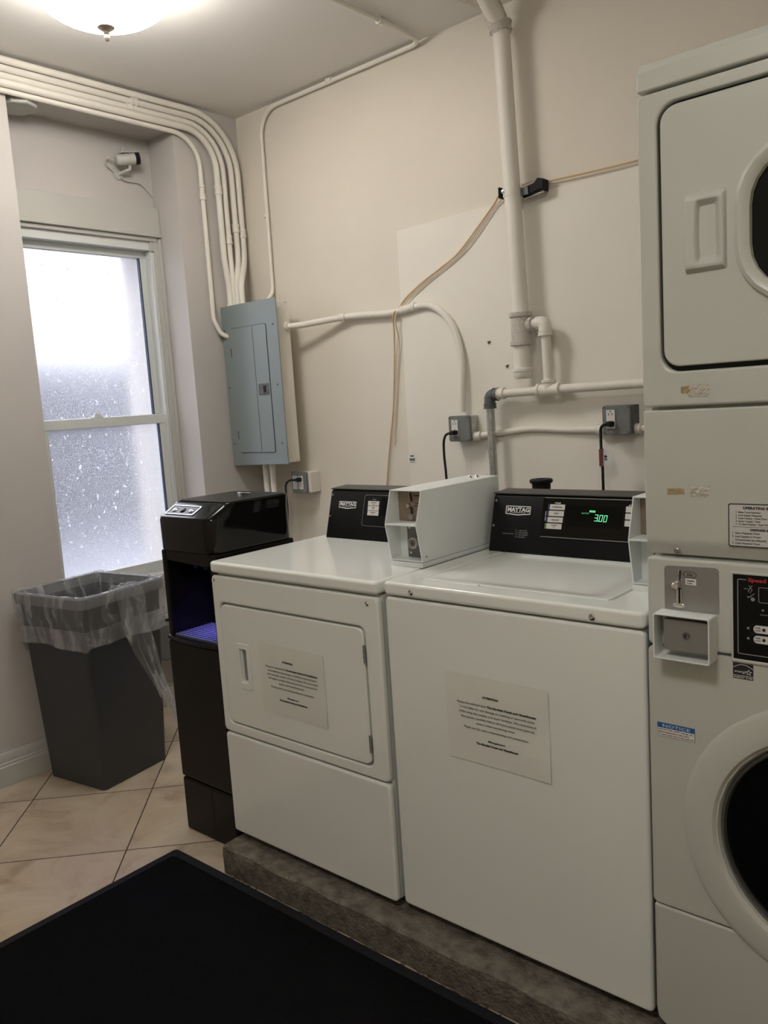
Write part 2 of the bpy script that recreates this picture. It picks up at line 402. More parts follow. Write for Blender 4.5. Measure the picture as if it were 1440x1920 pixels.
# left wall: thick wall with the window alcove cut into it
WY0, WY1, WZ0, WZ1 = -1.13, -.425, .66, 2.30
bm = B()
box(bm, -2.5, XL, YF, YB, 0, H); box(bm, -2.5, XL, YA, 0, 0, H); box(bm, -2.5, XL, YB, YA, ZA, H)
box(bm, -2.5, XW, YB, YA, WZ1, ZA); box(bm, -2.5, XW, YB, YA, 0, WZ0)
box(bm, -2.5, XW, YB, WY0, WZ0, WZ1); box(bm, -2.5, XW, WY1, YA, WZ0, WZ1)
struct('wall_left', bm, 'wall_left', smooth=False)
# baseboards
def base_profile(d=.018, h=.135):
    return [(0, 0), (d+.006, 0), (d+.006, h*.6), (d, h*.62), (d, h*.68), (d-.004, h*.72), (d-.004, h*.92), (d-.010, h), (0, h)]
bm = prism(B(), [(XL+p[0], p[1]) for p in base_profile()], 'y', YF, YB)
struct('baseboard_left', bm, 'trim', bevel=.002, seg=2)
bm = prism(B(), [(XL+p[0], p[1]) for p in base_profile()], 'y', YA, 0)
struct('baseboard_pier', bm, 'trim', bevel=.002, seg=2)
bm = prism(B(), [(XW+p[0], p[1]) for p in base_profile(.012, .12)], 'y', YB+.001, YA-.001)
struct('baseboard_alcove', bm, 'trim', bevel=.002, seg=2)
# rough patches of paint along the soffit and corner
# head casing above window (board, bead, stop)
bm = B()
box(bm, XW, -2.128, YB+.002, YA-.002, 2.325, 2.444)
box(bm, XW, -2.120, YB+.002, YA-.002, 2.305, 2.326)
box(bm, XW, -2.135, YB+.002, YA-.02, 2.285, 2.305)
box(bm, XW-.03, -2.142, -.455, YA-.001, 2.24, 2.31)
struct('trim_1', bm, 'trim', bevel=.003, seg=2)
bm = B()   # side casing and stops
box(bm, XW-.03, -2.138, -.432, YA-.001, .70, 2.290); box(bm, XW-.02, -2.128, -.410, YA-.001, .70, 2.30)
struct('trim_2', bm, 'trim', bevel=.003, seg=2)
# window unit
win = bx(XW-.10, XW-.055, WY0, WY1, WZ0, WZ1)
win.clear()
win = B()
box(win, -2.27, -2.15, WY0, WY1, 2.245, 2.30); box(win, -2.27, -2.15, -.452, WY1, WZ0, 2.30); box(win, -2.27, -2.15, WY0, -1.105, WZ0, 2.30); box(win, -2.27, -2.15, WY0, WY1, WZ0, .69)
box(win, -2.165, -2.142, -.455, -.448, .70, 2.05)     # jamb liner track
wo = struct('window_1', win, 'sash', bevel=.002, seg=2); WORLDPOS[wo.name] = wo.location.copy()
def sash(name, x0, x1, y0, y1, z0, z1, st, rt_, rb):
    bm = B(); box(bm, x0, x1, y0, y1, z1-rt_, z1); box(bm, x0, x1, y0, y1, z0, z0+rb); box(bm, x0, x1, y0, y0+st, z0+rb, z1-rt_); box(bm, x0, x1, y1-st, y1, z0+rb, z1-rt_)
    return obj(name, bm, 'sash', wo, bevel=.003, seg=2)
s1 = sash('upper_sash', -2.225, -2.192, -1.105, -.452, 1.432, 2.247, .036, .036, .030)
s2 = sash('lower_sash', -2.190, -2.158, -1.105, -.452, .690, 1.460, .040, .045, .05)
obj('upper_pane', bx(-2.211, -2.207, -1.08, -.48, 1.455, 2.22), 'pane', s1, smooth=False)
obj('lower_pane', bx(-2.176, -2.172, -1.08, -.48, .73, 1.425), 'pane', s2, smooth=False)
obj('glazing_gasket', bx(-2.2065, -2.190, -.494, -.488, 1.46, 2.212), 'navy', s1)
obj('glazing_gasket', bx(-2.1715, -2.156, -.496, -.491, .74, 1.415), 'navy', s2)
lk = B(); box(lk, -2.190, -2.160, -.835, -.785, 1.460, 1.468); box(lk, -2.180, -2.168, -.825, -.795, 1.468, 1.480)
obj('sash_lock', lk, 'sash', s2, bevel=.002)
# stool, apron under the window
bm = B(); box(bm, XW-.01, -2.095, YB+.002, YA-.002, .655, .685); box(bm, XW, -2.125, YB+.002, YA-.002, .60, .655); box(bm, XW, -2.135, YB+.002, YA-.002, .47, .60); box(bm, XW, -2.120, YB+.002, YA-.002, .445, .47)
struct('trim_3', bm, 'trim', bevel=.006, seg=3)

# outside the window: areaway wall and ground
struct('exterior_wall', bx(-5.6, -5.3, -3.5, 11, -.5, 2.13), 'outside_wall', smooth=False)
struct('exterior_ground', bx(-9, -2.5, -6, 11, -.1, .42), 'outside_ground', smooth=False)

# ------------------------------------------------------------------ concrete plinth, rubble, floor mat
HP = .093
bm = B()
nx, prof = 90, [(-1.405, 0), (-1.406, .03), (-1.407, .06), (-1.405, .087), (-1.398, .0925), (-1.36, HP), (-1.2, HP), (0, HP), (0, 0)]
rows = []
random.seed(3)
for i in range(nx+1):
    x = -.69+2.2*i/nx; row = []
    for j, (y, z) in enumerate(prof):
        d = noise.noise(Vector((x*9, y*30, z*30)))*.006 if j < 6 else 0
        row.append(bm.verts.new((x+(noise.noise(Vector((y*25, z*25, 1)))*.004 if i == 0 else 0), y+d, z+(d*.5 if 2 < j < 6 else 0))))
    rows.append(row)
for a, b in zip(rows, rows[1:]):
    for j in range(len(prof)): bm.faces.new((a[j], a[(j+1) % len(prof)], b[(j+1) % len(prof)], b[j]))
bm.faces.new(rows[0]); bm.faces.new(rows[-1][::-1])
tag(obj('equipment_plinth', bm, 'concrete'), 'rough low concrete plinth that the white machines stand on', 'plinth')
bm = B()
for i in range(46):
    x = -.66+random.random()*1.5; r = .0015+random.random()*.0035
    bmesh.ops.create_icosphere(bm, subdivisions=1, radius=r, matrix=Matrix.Translation((x, -1.410-random.random()*.004, .006+r*.4)) @ Matrix.Diagonal((2.2, .7, .7, 1)))
tag(obj('mortar_crumbs', bm, 'debris'), 'broken mortar crumbs along the foot of the concrete plinth', 'rubble', kind='stuff')
t = thing('floor_mat', (.1, -2.4, 0), 'large black ribbed floor mat with a rubber border in front of the machines', 'mat')
mx0, mx1, my0, my1 = -.938, 1.35, -3.3, -1.413
obj('carpet_field', prism(B(), rrect(mx0+.035, mx1-.035, my0+.035, my1-.035, .02), 'z', .002, .0125), 'carpet', t, bevel=.003)
bm = ring(B(), rrect(mx0, mx1, my0, my1, .014), rrect(mx0+.036, mx1-.036, my0+.036, my1-.036, .012), .0, .007)
obj('rubber_border', bm, 'rubber', t, bevel=.004)

# ------------------------------------------------------------------ dryer
DY = -1.346; DX0, DX1 = -.698, -.016
def feet(t, x0, x1, y0, y1, n=4):
    for x in (x0+.05, x1-.05):
        for y in (y0+.06, y1-.06):
            obj('foot', lathe(B(), [(0, HP), (.020, HP), (.020, HP+.010), (.008, HP+.014), (.008, .13), (0, .13)], 18, Matrix.Translation((x, y, 0))), 'inner', t)
dr = thing('tumble_dryer', ((DX0+DX1)/2, -1.0, HP), 'white front-loading dryer with a square hinged door, standing next to the black water cooler', 'dryer')
feet(dr, DX0+.01, DX1-.01, DY+.03, -.69)
obj('cabinet', bx(DX0+.004, DX1-.004, DY+.022, -.68, .115, .958), 'enamel', dr, bevel=.006)
fr = front(DY)
FD = (.0, -.020)
# upper front panel with door opening
out = rrect(DX0, DX1, .456, .955, .012); inn = rrect(-.672, -.068, .486, .872, .024)
bm = ring(B(), out, inn, -.022, 0)
obj('front_panel', bm, 'enamel', dr, bevel=.007, seg=4, mx=fr)
obj('door_recess', bx(-.68, -.06, DY+.012, DY+.0215, .48, .88), 'inner', dr)
dp = rrect(-.666, -.074, .492, .866, .020)
hole = rrect(-.601, -.544, .612, .752, .006)
dd = B()
# door slab in two rings so that the latch pocket is a real recess
ring(dd, rrect(-.666, -.074, .492, .866, .020), rrect(-.601, -.544, .612, .752, .004), -.014, .001)
dd2 = obj('door', dd, 'enamel', dr, bevel=.0045, seg=3, mx=fr)
pk = ring(B(), rrect(-.603, -.542, .610, .754, .005), rrect(-.590, -.558, .632, .736, .003), -.004, .0035)
obj('latch_surround', pk, 'enamel', dd2, bevel=.0025, mx=fr)
bm = ring(B(), rrect(-.600, -.545, .613, .751, .004), rrect(-.586, -.561, .634, .734, .003), -.012, -.004)
obj('latch_bezel', bm, 'enamel', dd2, bevel=.001, mx=fr)
obj('latch_pocket', bx(-.600, -.545, DY+.010, DY+.0119, .613, .751), 'steel', dd2)
for z in (.8, .553):
    bm = tube(B(), [(-.0705, DY-.003, z-.024), (-.0705, DY-.003, z+.024)], .0035, 10)
    for q in (-.008, .008): tube(bm, [(-.0705, DY-.003, z+q-.001), (-.0705, DY-.003, z+q+.001)], .0042, 10)
    obj('hinge', bm, 'steel', dr)
# lower panel
bm = prism(B(), rrect(DX0, DX1, .117, .450, .012), 'z', -.022, 0)
obj('lower_panel', bm, 'enamel', dr, bevel=.008, seg=4, mx=fr)
screw(dr, -.684, DY, .941, .0055); screw(dr, -.052, DY, .937, .0065)
# lid
bm = prism(B(), rrect(DX0-.002, DX1+.002, DY-.003, -.70, .012), 'z', .962, .998)
obj('top_panel', bm, 'enamel', dr, bevel=.010, seg=5)
# consoles, on a sloped face
SL = frame((0, -.885, 1.0), (1, 0, 0), (0, .2818, .9595), (0, -.9595, .2818))
def console(t, x0, x1):
    bm = prism(B(), [(-.885, .997), (-.840, 1.152), (-.832, 1.160), (-.760, 1.164), (-.690, 1.150), (-.69, .997)], 'x', x0, x1)
    c = obj('control_console', bm, 'console', t, bevel=.004, seg=3)
    obj('console_cap', prism(B(), [(-.838, 1.1595), (-.762, 1.1635), (-.700, 1.154), (-.700, 1.156), (-.762, 1.1675), (-.840, 1.1632)], 'x', x0-.002, x1+.002), 'console_top', c, bevel=.001)
    for b in (.147, .073):
        obj('screw', lathe(B(), [(0, .002), (.0035, .0015), (.004, 0), (0, 0)], 12, SL @ Matrix.Translation((x0+.010, b, .0005))), 'steel', c)
    return c
def badge(c, ax, b0, b1, ax1):
    w = ax1-ax; h = b1-b0
    cx = (ax+ax1)/2
    o = [(ax, b0+.0022), (cx, b0-.0015), (ax1, b0+.0022), (ax1, b1), (ax, b1)]
    i = [(ax+.0025, b0+.0045), (cx, b0+.0015), (ax1-.0025, b0+.0045), (ax1-.0025, b1-.0022), (ax+.0025, b1-.0022)]
    bm = ring(B(), o, i, .0003, .0010)
    text_bm(bm, 'MAYTAG', ax+.005, b0+.0095, h*.48, .0003, bold=.05, width=w-.010)
    text_bm(bm, 'COMMERCIAL', ax+.014, b0+.0055, h*.12, .0003, width=w-.030)
    obj('maker_badge', bm, 'white_ink', c, mx=SL, smooth=False)
def btn(c, a0, a1, b0, b1, l1, l2=None, strip=None):
    o = obj('cycle_button', prism(B(), rrect(a0, a1, b0, b1, .001, 2), 'z', 0, .0012), 'label_btn', c, mx=SL)
    bm = B(); bw = (a1-a0)
    if l2:
        text_bm(bm, l1, (a0+a1)/2, (b0+b1)/2+.0012, .0030, .0013, 'CENTER', bold=.04); text_bm(bm, l2, (a0+a1)/2, (b0+b1)/2-.0036, .0022, .0013, 'CENTER', bold=.03)
    else: text_bm(bm, l1, (a0+a1)/2, (b0+b1)/2-.0018, .0033, .0013, 'CENTER', bold=.05)
    obj('button_lettering', bm, 'ink', o, mx=SL, smooth=False)
    if strip: obj('button_stripe', prism(B(), [(a0-.006, b0), (a0, b0), (a0, b1), (a0-.006, b1)], 'z', 0, .0010), strip, o, mx=SL)
dc = console(dr, -.652, -.121)
badge(dc, -.606, .102, .126, -.527)
bm = ring(B(), rrect(-.492, -.125, .046, .151, .010), rrect(-.4905, -.1265, .0475, .1495, .009), .0002, .0014)
obj('inset_rim', bm, 'steel', dc, mx=SL)
obj('display_window', prism(B(), rrect(-.416, -.20, .085, .142, .003), 'z', 0, .0008), 'darkglass', dc, mx=SL)
bm = text_bm(B(), 'CYCLES', -.449, .1345, .0035, .0004, 'CENTER', bold=.04); obj('cycle_heading', bm, 'gray_ink', dc, mx=SL, smooth=False)
for k, (a, b) in enumerate((('WHITES AND', 'COLORS'), ('PERM', 'PRESS'), ('DELICATES', 'KNITS'))):
    btn(dc, -.4735+.001*k, -.425+.001*k, .1155-.0165*k, .1305-.0165*k, a, b)

# ------------------------------------------------------------------ top-loading washer
WY = -1.331; WX0, WX1 = -.004, .686
wa = thing('top_loading_washer', ((WX0+WX1)/2, -1.0, HP), 'white top-loading washer with green 3.00 on its console, between dryer and tall stack', 'washing machine')
feet(wa, WX0+.02, WX1-.02, WY+.04, -.69)
obj('cabinet', bx(WX0+.006, WX1-.006, WY+.020, -.68, .115, .958), 'enamel', wa, bevel=.006)
fw_ = front(WY)
obj('front_panel', prism(B(), rrect(WX0, WX1, .116, .9585, .014), 'z', -.022, 0), 'enamel', wa, bevel=.008, seg=4, mx=fw_)
# top deck with lid opening
lx0, lx1, ly0, ly1 = .072, .575, -1.262, -.862
tp = B(); ring(tp, rrect(WX0-.001, WX1+.001, WY-.003, -.70, .014), rrect(lx0-.006, lx1+.006, ly0-.006, ly1+.006, .022), .9635, .998)
obj('top_deck', tp, 'enamel', wa, bevel=.009, seg=5)
obj('deck_well', bx(lx0-.02, lx1+.02, ly0-.02, ly1+.02, .960, .985), 'inner', wa)
# lid, gently dished
bm = B(); N1 = 22
def lidz(u, v):
    e = min(u, 1-u, v, 1-v); s_ = min(1, max(0, (e-.035)/.09)); s_ = s_*s_*(3-2*s_)
    return .9975-.0075*s_+.003*math.sin(PI*u)*math.sin(PI*v)*s_
gr = [[bm.verts.new((lx0+(lx1-lx0)*i/N1, ly0+(ly1-ly0)*j/N1, lidz(i/N1, j/N1))) for j in range(N1+1)] for i in range(N1+1)]
for i in range(N1):
    for j in range(N1): bm.faces.new((gr[i][j], gr[i+1][j], gr[i+1][j+1], gr[i][j+1]))
ex = bmesh.ops.extrude_edge_only(bm, edges=[e for e in bm.edges if e.is_boundary])
for v in [g for g in ex['geom'] if isinstance(g, bmesh.types.BMVert)]: v.co.z = .984
lid = obj('lid', bm, 'enamel', wa, bevel=.002, seg=2)
bm = prism(B(), rrect(.150, .245, ly0-.012, ly0+.003, .006), 'z', .9965, .9992)
obj('finger_notch', bm, 'enamel', lid, bevel=.001)
screw(wa, .087, WY-.003, .9785, .0075); screw(wa, .573, WY-.003, .977, .0075)
wc = console(wa, .018, .583)
badge(wc, .064, .107, .133, .146)
bm = B(); box(bm, .190, .585, .1585, .1605, .0002, .002); box(bm, .186, .585, .0485, .0505, .0002, .002)
obj('inset_rim', bm, 'steel', wc, mx=SL)
obj('inset_field', prism(B(), rrect(.184, .585, .051, .158, .004), 'z', 0, .0005), 'gloss_black', wc, mx=SL)
obj('display_window', prism(B(), rrect(.258, .421, .082, .140, .003), 'z', 0, .001), 'darkglass', wc, mx=SL)
obj('cycle_heading', text_bm(B(), 'CYCLES', .230, .1435, .0038, .0008, 'CENTER', bold=.05), 'white_ink', wc, mx=SL, smooth=False)
obj('option_heading', text_bm(B(), 'OPTIONS', .437, .1435, .0038, .0008, 'LEFT', bold=.05), 'white_ink', wc, mx=SL, smooth=False)
for k, (l1, l2, st) in enumerate((('POWERWASH', None, 'navy'), ('BULKY', None, 'navy'), ('DELICATES', None, 'navy'), ('NORMAL', 'ECO', 'green_ink'))):
    btn(wc, .2065-.0015*k, .253-.0015*k, .1265-.0180*k, .1415-.0180*k, l1, l2, st)
bm = text_bm(B(), 'EXTRA POWER', 0, 0, .0028, 0, 'CENTER', bold=.03, mx=SL @ Matrix.Translation((.197, .108, .0008)) @ Matrix.Rotation(PI/2, 4, 'Z'))
obj('side_lettering', bm, 'white_ink', wc, smooth=False)
for k, l1 in enumerate(('TEMP', 'SOIL', 'EXTRA')):
    btn(wc, .430, .475, .127-.0185*k, .1425-.0185*k, l1)
# seven-segment price
bm = B(); sh = .25
def seg(cx, cy, w, h, which):
    t_ = .0016
    S = {'a': (0, h, w, h+t_), 'g': (0, h/2, w, h/2+t_), 'd': (0, 0, w, t_), 'f': (0, h/2+t_*.6, t_, h+t_*.3), 'b': (w-t_, h/2+t_*.6, w, h+t_*.3), 'e': (0, t_*.7, t_, h/2+t_*.3), 'c': (w-t_, t_*.7, w, h/2+t_*.3)}
    for k in which:
        x0, y0, x1, y1 = S[k]
        prism(bm, [(cx+x0+sh*y0*.5, cy+y0), (cx+x1+sh*y0*.5, cy+y0), (cx+x1+sh*y1*.5, cy+y1), (cx+x0+sh*y1*.5, cy+y1)], 'z', .0011, .0016)
seg(.343, .0995, .0095, .0165, 'abgcd'); seg(.3565, .0990, .0095, .0165, 'abcdef'); seg(.3695, .0985, .0095, .0165, 'abcdef')
prism(bm, [(.3535, .0995), (.3555, .0995), (.3555, .1015), (.3535, .1015)], 'z', .0011, .0016)
obj('price_readout', bm, 'led', wc, mx=SL, smooth=False)
pr = obj('price_flag', prism(B(), [(.328, .1235), (.3445, .1230), (.3445, .1280), (.328, .1285)], 'z', .0011, .0015), 'led', wc, mx=SL, smooth=False)
obj('flag_lettering', text_bm(B(), 'PRICE', .3363, .1243, .0030, .0017, 'CENTER', bold=.02), 'ink', pr, mx=SL, smooth=False)
obj('status_readout', text_bm(B(), 'SELECTED', .3045, .1185, .0032, .0012, 'LEFT', width=.022), 'led_dim', wc, mx=SL, smooth=False)
bm = text_bm(B(), 'INSTRUCTIONS', .062, .0505, .0030, .0004, width=.036, bold=.03)
for k, s_ in enumerate(('1   Select CYCLE', '2   Select OPTIONS', '3   Insert PAYMENT', '4   Press START')):
    text_bm(bm, s_, .110-.001*k, .0610-.0062*k, .0032, .0004, bold=.03)
box(bm, .1045, .1052, .040, .066, .0002, .0004)
obj('instruction_lettering', bm, 'gray_ink', wc, mx=SL, smooth=False)

# ------------------------------------------------------------------ coin meter cases
def coin_meter(x0, x1, label, group):
    t = thing('coin_meter', ((x0+x1)/2, -.97, .998), label, 'coin box', group)
    P_ = [(-1.162, 1.012), (-1.182, 1.115), (-1.152, 1.207), (-.775, 1.207), (-.785, 1.012)]
    th = .003
    bm = B()
    for xa, xb in ((x0, x0+th), (x1-th, x1)): prism(bm, P_, 'x', xa, xb)
    prism(bm, [(-1.152, 1.204), (-1.152, 1.207), (-.775, 1.207), (-.775, 1.204)], 'x', x0+th-.0002, x1-th+.0002)
    prism(bm, [(-1.182, 1.113), (-1.182, 1.117), (-1.12, 1.117), (-1.12, 1.113)], 'x', x0+th-.0002, x1-th+.0002)
    prism(bm, [(-1.162, 1.012), (-1.163, 1.017), (-1.10, 1.017), (-1.10, 1.0125)], 'x', x0+th-.0002, x1-th+.0002)
    prism(bm, [(-.7885, 1.013), (-.7855, 1.013), (-.7755, 1.203), (-.7785, 1.203)], 'x', x0+th-.0002, x1-th+.0002)
    obj('case', bm, 'meter', t, bevel=.0008, seg=2)
    obj('base_plate', bx(x0+.001, x1+.001, -1.166, -.78, .998, .0+1.011), 'meter', t, bevel=.001)
    # coin mechanism
    ms = Matrix.Translation((0, -1.095, 0)) @ frame((0, 0, 0), (1, 0, 0), (0, 0, 1), (0, -1, 0))
    c = obj('coin_plate', bx(x0+th, x1-th, -1.120, -1.114, 1.117, 1.204), 'bronze', t)
    xm = x0+(x1-x0)*.42
    bm = tube(B(), [(xm+.002, -1.122, 1.196), (xm+.004, -1.122, 1.172)], .0022, 8); obj('coin_slot', bm, 'dark_gap', c)
    bm = lathe(B(), [(0, .010), (.006, .009), (.0075, .004), (.0075, 0), (0, 0)], 18, front(-1.120) @ Matrix.Translation((xm-.004, 1.161, 0)))
    obj('knob', bm, 'chrome', c)
    obj('return_slot', bx(xm, xm+.006, -1.1225, -1.119, 1.134, 1.156), 'dark_gap', c)
    obj('coin_cup', lathe(B(), [(0, .012), (.008, .010), (.009, 0), (0, 0)], 18, front(-1.120) @ Matrix.Translation((xm+.003, 1.130, 0))), 'steel', c)
    bm = text_bm(B(), 'PUSH', xm+.013, 1.186, .0055, 0, mx=front(-1.1205)); text_bm(bm, 'COIN', xm+.013, 1.165, .0045, 0, mx=front(-1.1205)); text_bm(bm, 'RETURN', xm+.013, 1.158, .0040, 0, mx=front(-1.1205))
    obj('coin_lettering', bm, 'ink', c, smooth=False)
    # lock
    l = obj('lock_plate', bx(x0+.034, x1-th, -1.127, -1.120, 1.019, 1.110), 'darksteel', t)
    obj('back_wall', bx(x0+th, x1-th, -1.120, -1.1165, 1.017, 1.113), 'meter', t)
    xl = x0+(x1-x0)*.64
    bm = lathe(B(), [(0, .024), (.010, .024), (.0105, .026), (.0155, .026), (.017, .022), (.019, 0), (0, 0)], 28, front(-1.127) @ Matrix.Translation((xl, 1.062, 0)))
    k = obj('lock_cylinder', bm, 'chrome', l)
    obj('lock_core', lathe(B(), [(0, .0265), (.009, .0262), (.009, .02), (0, .02)], 20, front(-1.127) @ Matrix.Translation((xl, 1.062, 0))), 'darksteel', k)
    obj('keyhole', bx(xl-.0012, xl+.0012, -1.1545, -1.153, 1.056, 1.067), 'dark_gap', k)
    for z in (1.101, 1.030): obj('screw', lathe(B(), [(0, .003), (.004, .002), (.0045, 0), (0, 0)], 12, front(-1.127) @ Matrix.Translation((x0+.044, z, 0))), 'chrome', l)
    obj('screw', lathe(B(), [(0, .0015), (.003, .001), (.0035, 0), (0, 0)], 12, frame((x1, -1.145, 1.026), (0, 1, 0), (0, 0, 1), (1, 0, 0))), 'steel', t)
    bm = lathe(B(), [(0, .007), (.004, .0065), (.0075, .003), (.0085, 0), (0, 0)], 18, Matrix.Translation(((x0+x1)/2+.035, -.93, 1.207)))
    return t
cm = coin_meter(-.118, -.007, 'white steel coin box with an open face, on the dryer top beside the washer lid', 'coin boxes')
bm = B()
for dx, dy in ((0, 0), (.012, .018)):
    lathe(bm, [(0, .007), (.004, .0065), (.0075, .003), (.0085, 0), (0, 0)], 18, Matrix.Translation((-.062+dx, -.845+dy, 1.207)))
obj('lock_stud', bm, 'chrome', cm)
coin_meter(.586, .689, 'white coin box on the washer top, half hidden by the tall stacked machines', 'coin boxes')

# ------------------------------------------------------------------ notices taped to the machines
def notice(x0, x1, z0, z1, y, rot, label, cat='notice'):
    t = thing('paper_notice', ((x0+x1)/2, y, z0), label, cat, 'taped hotel notices')
    w, h = x1-x0, z1-z0; cx, cz = (x0+x1)/2, (z0+z1)/2
    mx = front(y-.0012) @ Matrix.Translation((cx, cz, 0)) @ Matrix.Rotation(rot, 4, 'Z')
    bm = B(); N2 = 16
    def wz(u, v): return .0012+.0011*math.sin(u*17+v*3)*max(0, (v-.45))+.0016*max(0, u-.8)*5*max(0, .3-v)*3+.001*math.sin(v*9)*u
    g = [[bm.verts.new((w*(i/N2-.5), h*(j/N2-.5), wz(i/N2, j/N2))) for j in range(N2+1)] for i in range(N2+1)]
    for i in range(N2):
        for j in range(N2): bm.faces.new((g[i][j], g[i+1][j], g[i+1][j+1], g[i][j+1]))
    g2 = bmesh.ops.extrude_face_region(bm, geom=list(bm.faces))
    for v in [q for q in g2['geom'] if isinstance(q, bmesh.types.BMVert)]: v.co.z -= .0004
    obj('sheet', bm, 'paper', t, mx=mx)
    L_ = [('ATTENTION', .240, .0075, .100, .05), ('Please be advised that', .0, 0, 0, 0)]
    bm = B(); z_ = .0030
    def ln(s, b, hgt, width, bold=.0, dx=0): text_bm(bm, s, dx-width/2 if width else dx, b, hgt, z_, 'LEFT', bold=bold, width=width)
    ln('ATTENTION', .058, .0050, .044, .05, -.012)
    ln('Please be advised that', .0365, .0050, .082, .0, -.067)
    ln('The Bartlett Hotel and Guesthouse', .0365, .0050, .131, .05, .043)
    ln('is not liable for any damage to clothing or personal items', .0250, .0050, .204, 0, .002)
    ln('while using the washer and dryer facilities. We recommend', .0135, .0050, .212, 0, .002)
    ln('that guests carefully follow all instructions and exercise', .0020, .0050, .202, 0, .002)
    ln('caution when laundering items.', -.0095, .0050, .108, 0, -.002)
    ln('Thank you for your understanding and cooperation.', -.0235, .0050, .180, 0, -.002)
    ln('Management', -.0480, .0050, .046, .02, 0)
    t2 = B()
    text_bm(t2, 'The Bartlett Hotel and Guesthouse', -.058, -.0590, .0050, z_, bold=.05, width=.116)
    for v in t2.verts: v.co.x += (v.co.y+.059)*.25
    me = bpy.data.meshes.new('tmp'); t2.to_mesh(me); bm.from_mesh(me); bpy.data.meshes.remove(me); t2.free()
    obj('notice_text', bm, 'ink', t, mx=mx, smooth=False)
    # clear tape at the corners
    bm = B()
    for sx in (-1, 1): box(bm, sx*w/2-.022, sx*w/2+.012, h/2-.012, h/2+.006, .0022, .0026)
    return t
notice(-.4975, -.227, .5595, .771, DY, 0, 'white paper notice taped on the dryer door, headed ATTENTION')
notice(.1785, .4610, .5780, .7945, WY, 0, 'white paper notice taped on the front of the top-loading washer, headed ATTENTION')

# ------------------------------------------------------------------ stacked dryer over front-loading washer
SY = -1.345; SX0, SX1 = .698, 1.384
st = thing('stacked_washer_dryer', ((SX0+SX1)/2, -1.0, HP), 'tall cream stacked dryer and front-loading washer at the right edge', 'stacked washer dryer')
fs = front(SY)
feet(st, SX0+.02, SX1-.02, SY+.05, -.66)
obj('dryer_cabinet', bx(SX0+.004, SX1-.004, SY+.024, -.64, 1.125, 1.97), 'enamel2', st, bevel=.006)
obj('washer_cabinet', bx(SX0+.004, SX1-.004, SY+.024, -.64, .115, 1.118), 'enamel2', st, bevel=.006)
bm = prism(B(), [(SY, 1.971), (SY, 2.005), (SY+.012, 2.022), (-.64, 2.03), (-.64, 1.971)], 'x', SX0, SX1)
obj('top_cover', bm, 'enamel2', st, bevel=.005)
dx0, dx1, dz0, dz1 = .741, 1.341, 1.478, 1.936
obj('dryer_front', ring(B(), rrect(SX0, SX1, 1.405, 1.966, .008), rrect(dx0-.007, dx1+.007, dz0-.009, dz1+.007, .036), -.024, 0), 'enamel2', st, bevel=.006, seg=4, mx=fs)
obj('door_gasket', bx(dx0-.02, dx1+.02, SY+.014, SY+.0235, dz0-.02, dz1+.02), 'dark_gap', st)
# dryer door with window hole
wxc, wzc, wrx, wrz = 1.041, 1.707, .147, .118
def superell(cx, cy, rx, ry, n=2.6, N=28):
    pts = []
    for k in range(N):
        a = 2*PI*k/N+PI/4*0
        c_, s_ = math.cos(a), math.sin(a)
        pts.append((cx+rx*math.copysign(abs(c_)**(2/n), c_), cy+ry*math.copysign(abs(s_)**(2/n), s_)))
    return pts
def match_rr(x0, x1, y0, y1, r):
    return rrect(x0, x1, y0, y1, r, 6)
out_d = match_rr(dx0, dx1, dz0, dz1, .030)
in_d = match_rr(wxc-wrx, wxc+wrx, wzc-wrz, wzc+wrz, .085)
dd = obj('dryer_door', ring(B(), out_d, in_d, -.016, .002), 'enamel2', st, bevel=.004, seg=4, mx=fs)
bm = B()
o1 = match_rr(wxc-wrx-.024, wxc+wrx+.024, wzc-wrz-.0, wzc+wrz+.0, .085)
prof = [(.000, .001), (.003, .010), (.010, .014), (.018, .012), (.026, .004), (.028, -.012)]
rings_ = []
for off, h in prof:
    rr_ = .108-off
    rings_.append([bm.verts.new((p[0], p[1], h)) for p in match_rr(wxc-.172+off, wxc+.172-off, wzc-.140+off, wzc+.140-off, rr_)])
for a, b in zip(rings_, rings_[1:]):
    for i in range(len(a)): bm.faces.new((a[i], a[(i+1) % len(a)], b[(i+1) % len(a)], b[i]))
obj('window_bezel', bm, 'enamel2', dd, mx=fs)
bm = prism(B(), match_rr(wxc-.1455, wxc+.1455, wzc-.1135, wzc+.1135, .081), 'z', -.012, -.006)
obj('door_glass', bm, 'darkglass', dd, bevel=.002, mx=fs)
# handle: bowed block with finger scoop
bm = B()
hx0, hx1, hz0, hz1 = .784, .857, 1.640, 1.775
Nv, Nu = 20, 26
def hh(u, v):
    edge = min(u/.07, (1-u)/.05, v/.05, (1-v)/.05, 1); edge = max(0, edge)**.5
    h = .014*edge*(1-.25*u)
    if .34 < u < .90 and .10 < v < .90:
        d = min((u-.34)/.05, (.90-u)/.22, (v-.10)/.12, (.90-v)/.08, 1)
        h -= .017*max(0, d)
    return h
g = [[bm.verts.new((hx0+(hx1-hx0)*i/Nu-.004*math.sin(PI*j/Nv)*(1-i/Nu), hz0+(hz1-hz0)*j/Nv, hh(i/Nu, j/Nv)+.002)) for j in range(Nv+1)] for i in range(Nu+1)]
for i in range(Nu):
    for j in range(Nv): bm.faces.new((g[i][j], g[i+1][j], g[i+1][j+1], g[i][j+1]))
ho = obj('door_handle', bm, 'enamel2', dd, mx=fs)
ho.modifiers.new('s', 'SUBSURF').levels = 1; ho.modifiers['s'].render_levels = 1
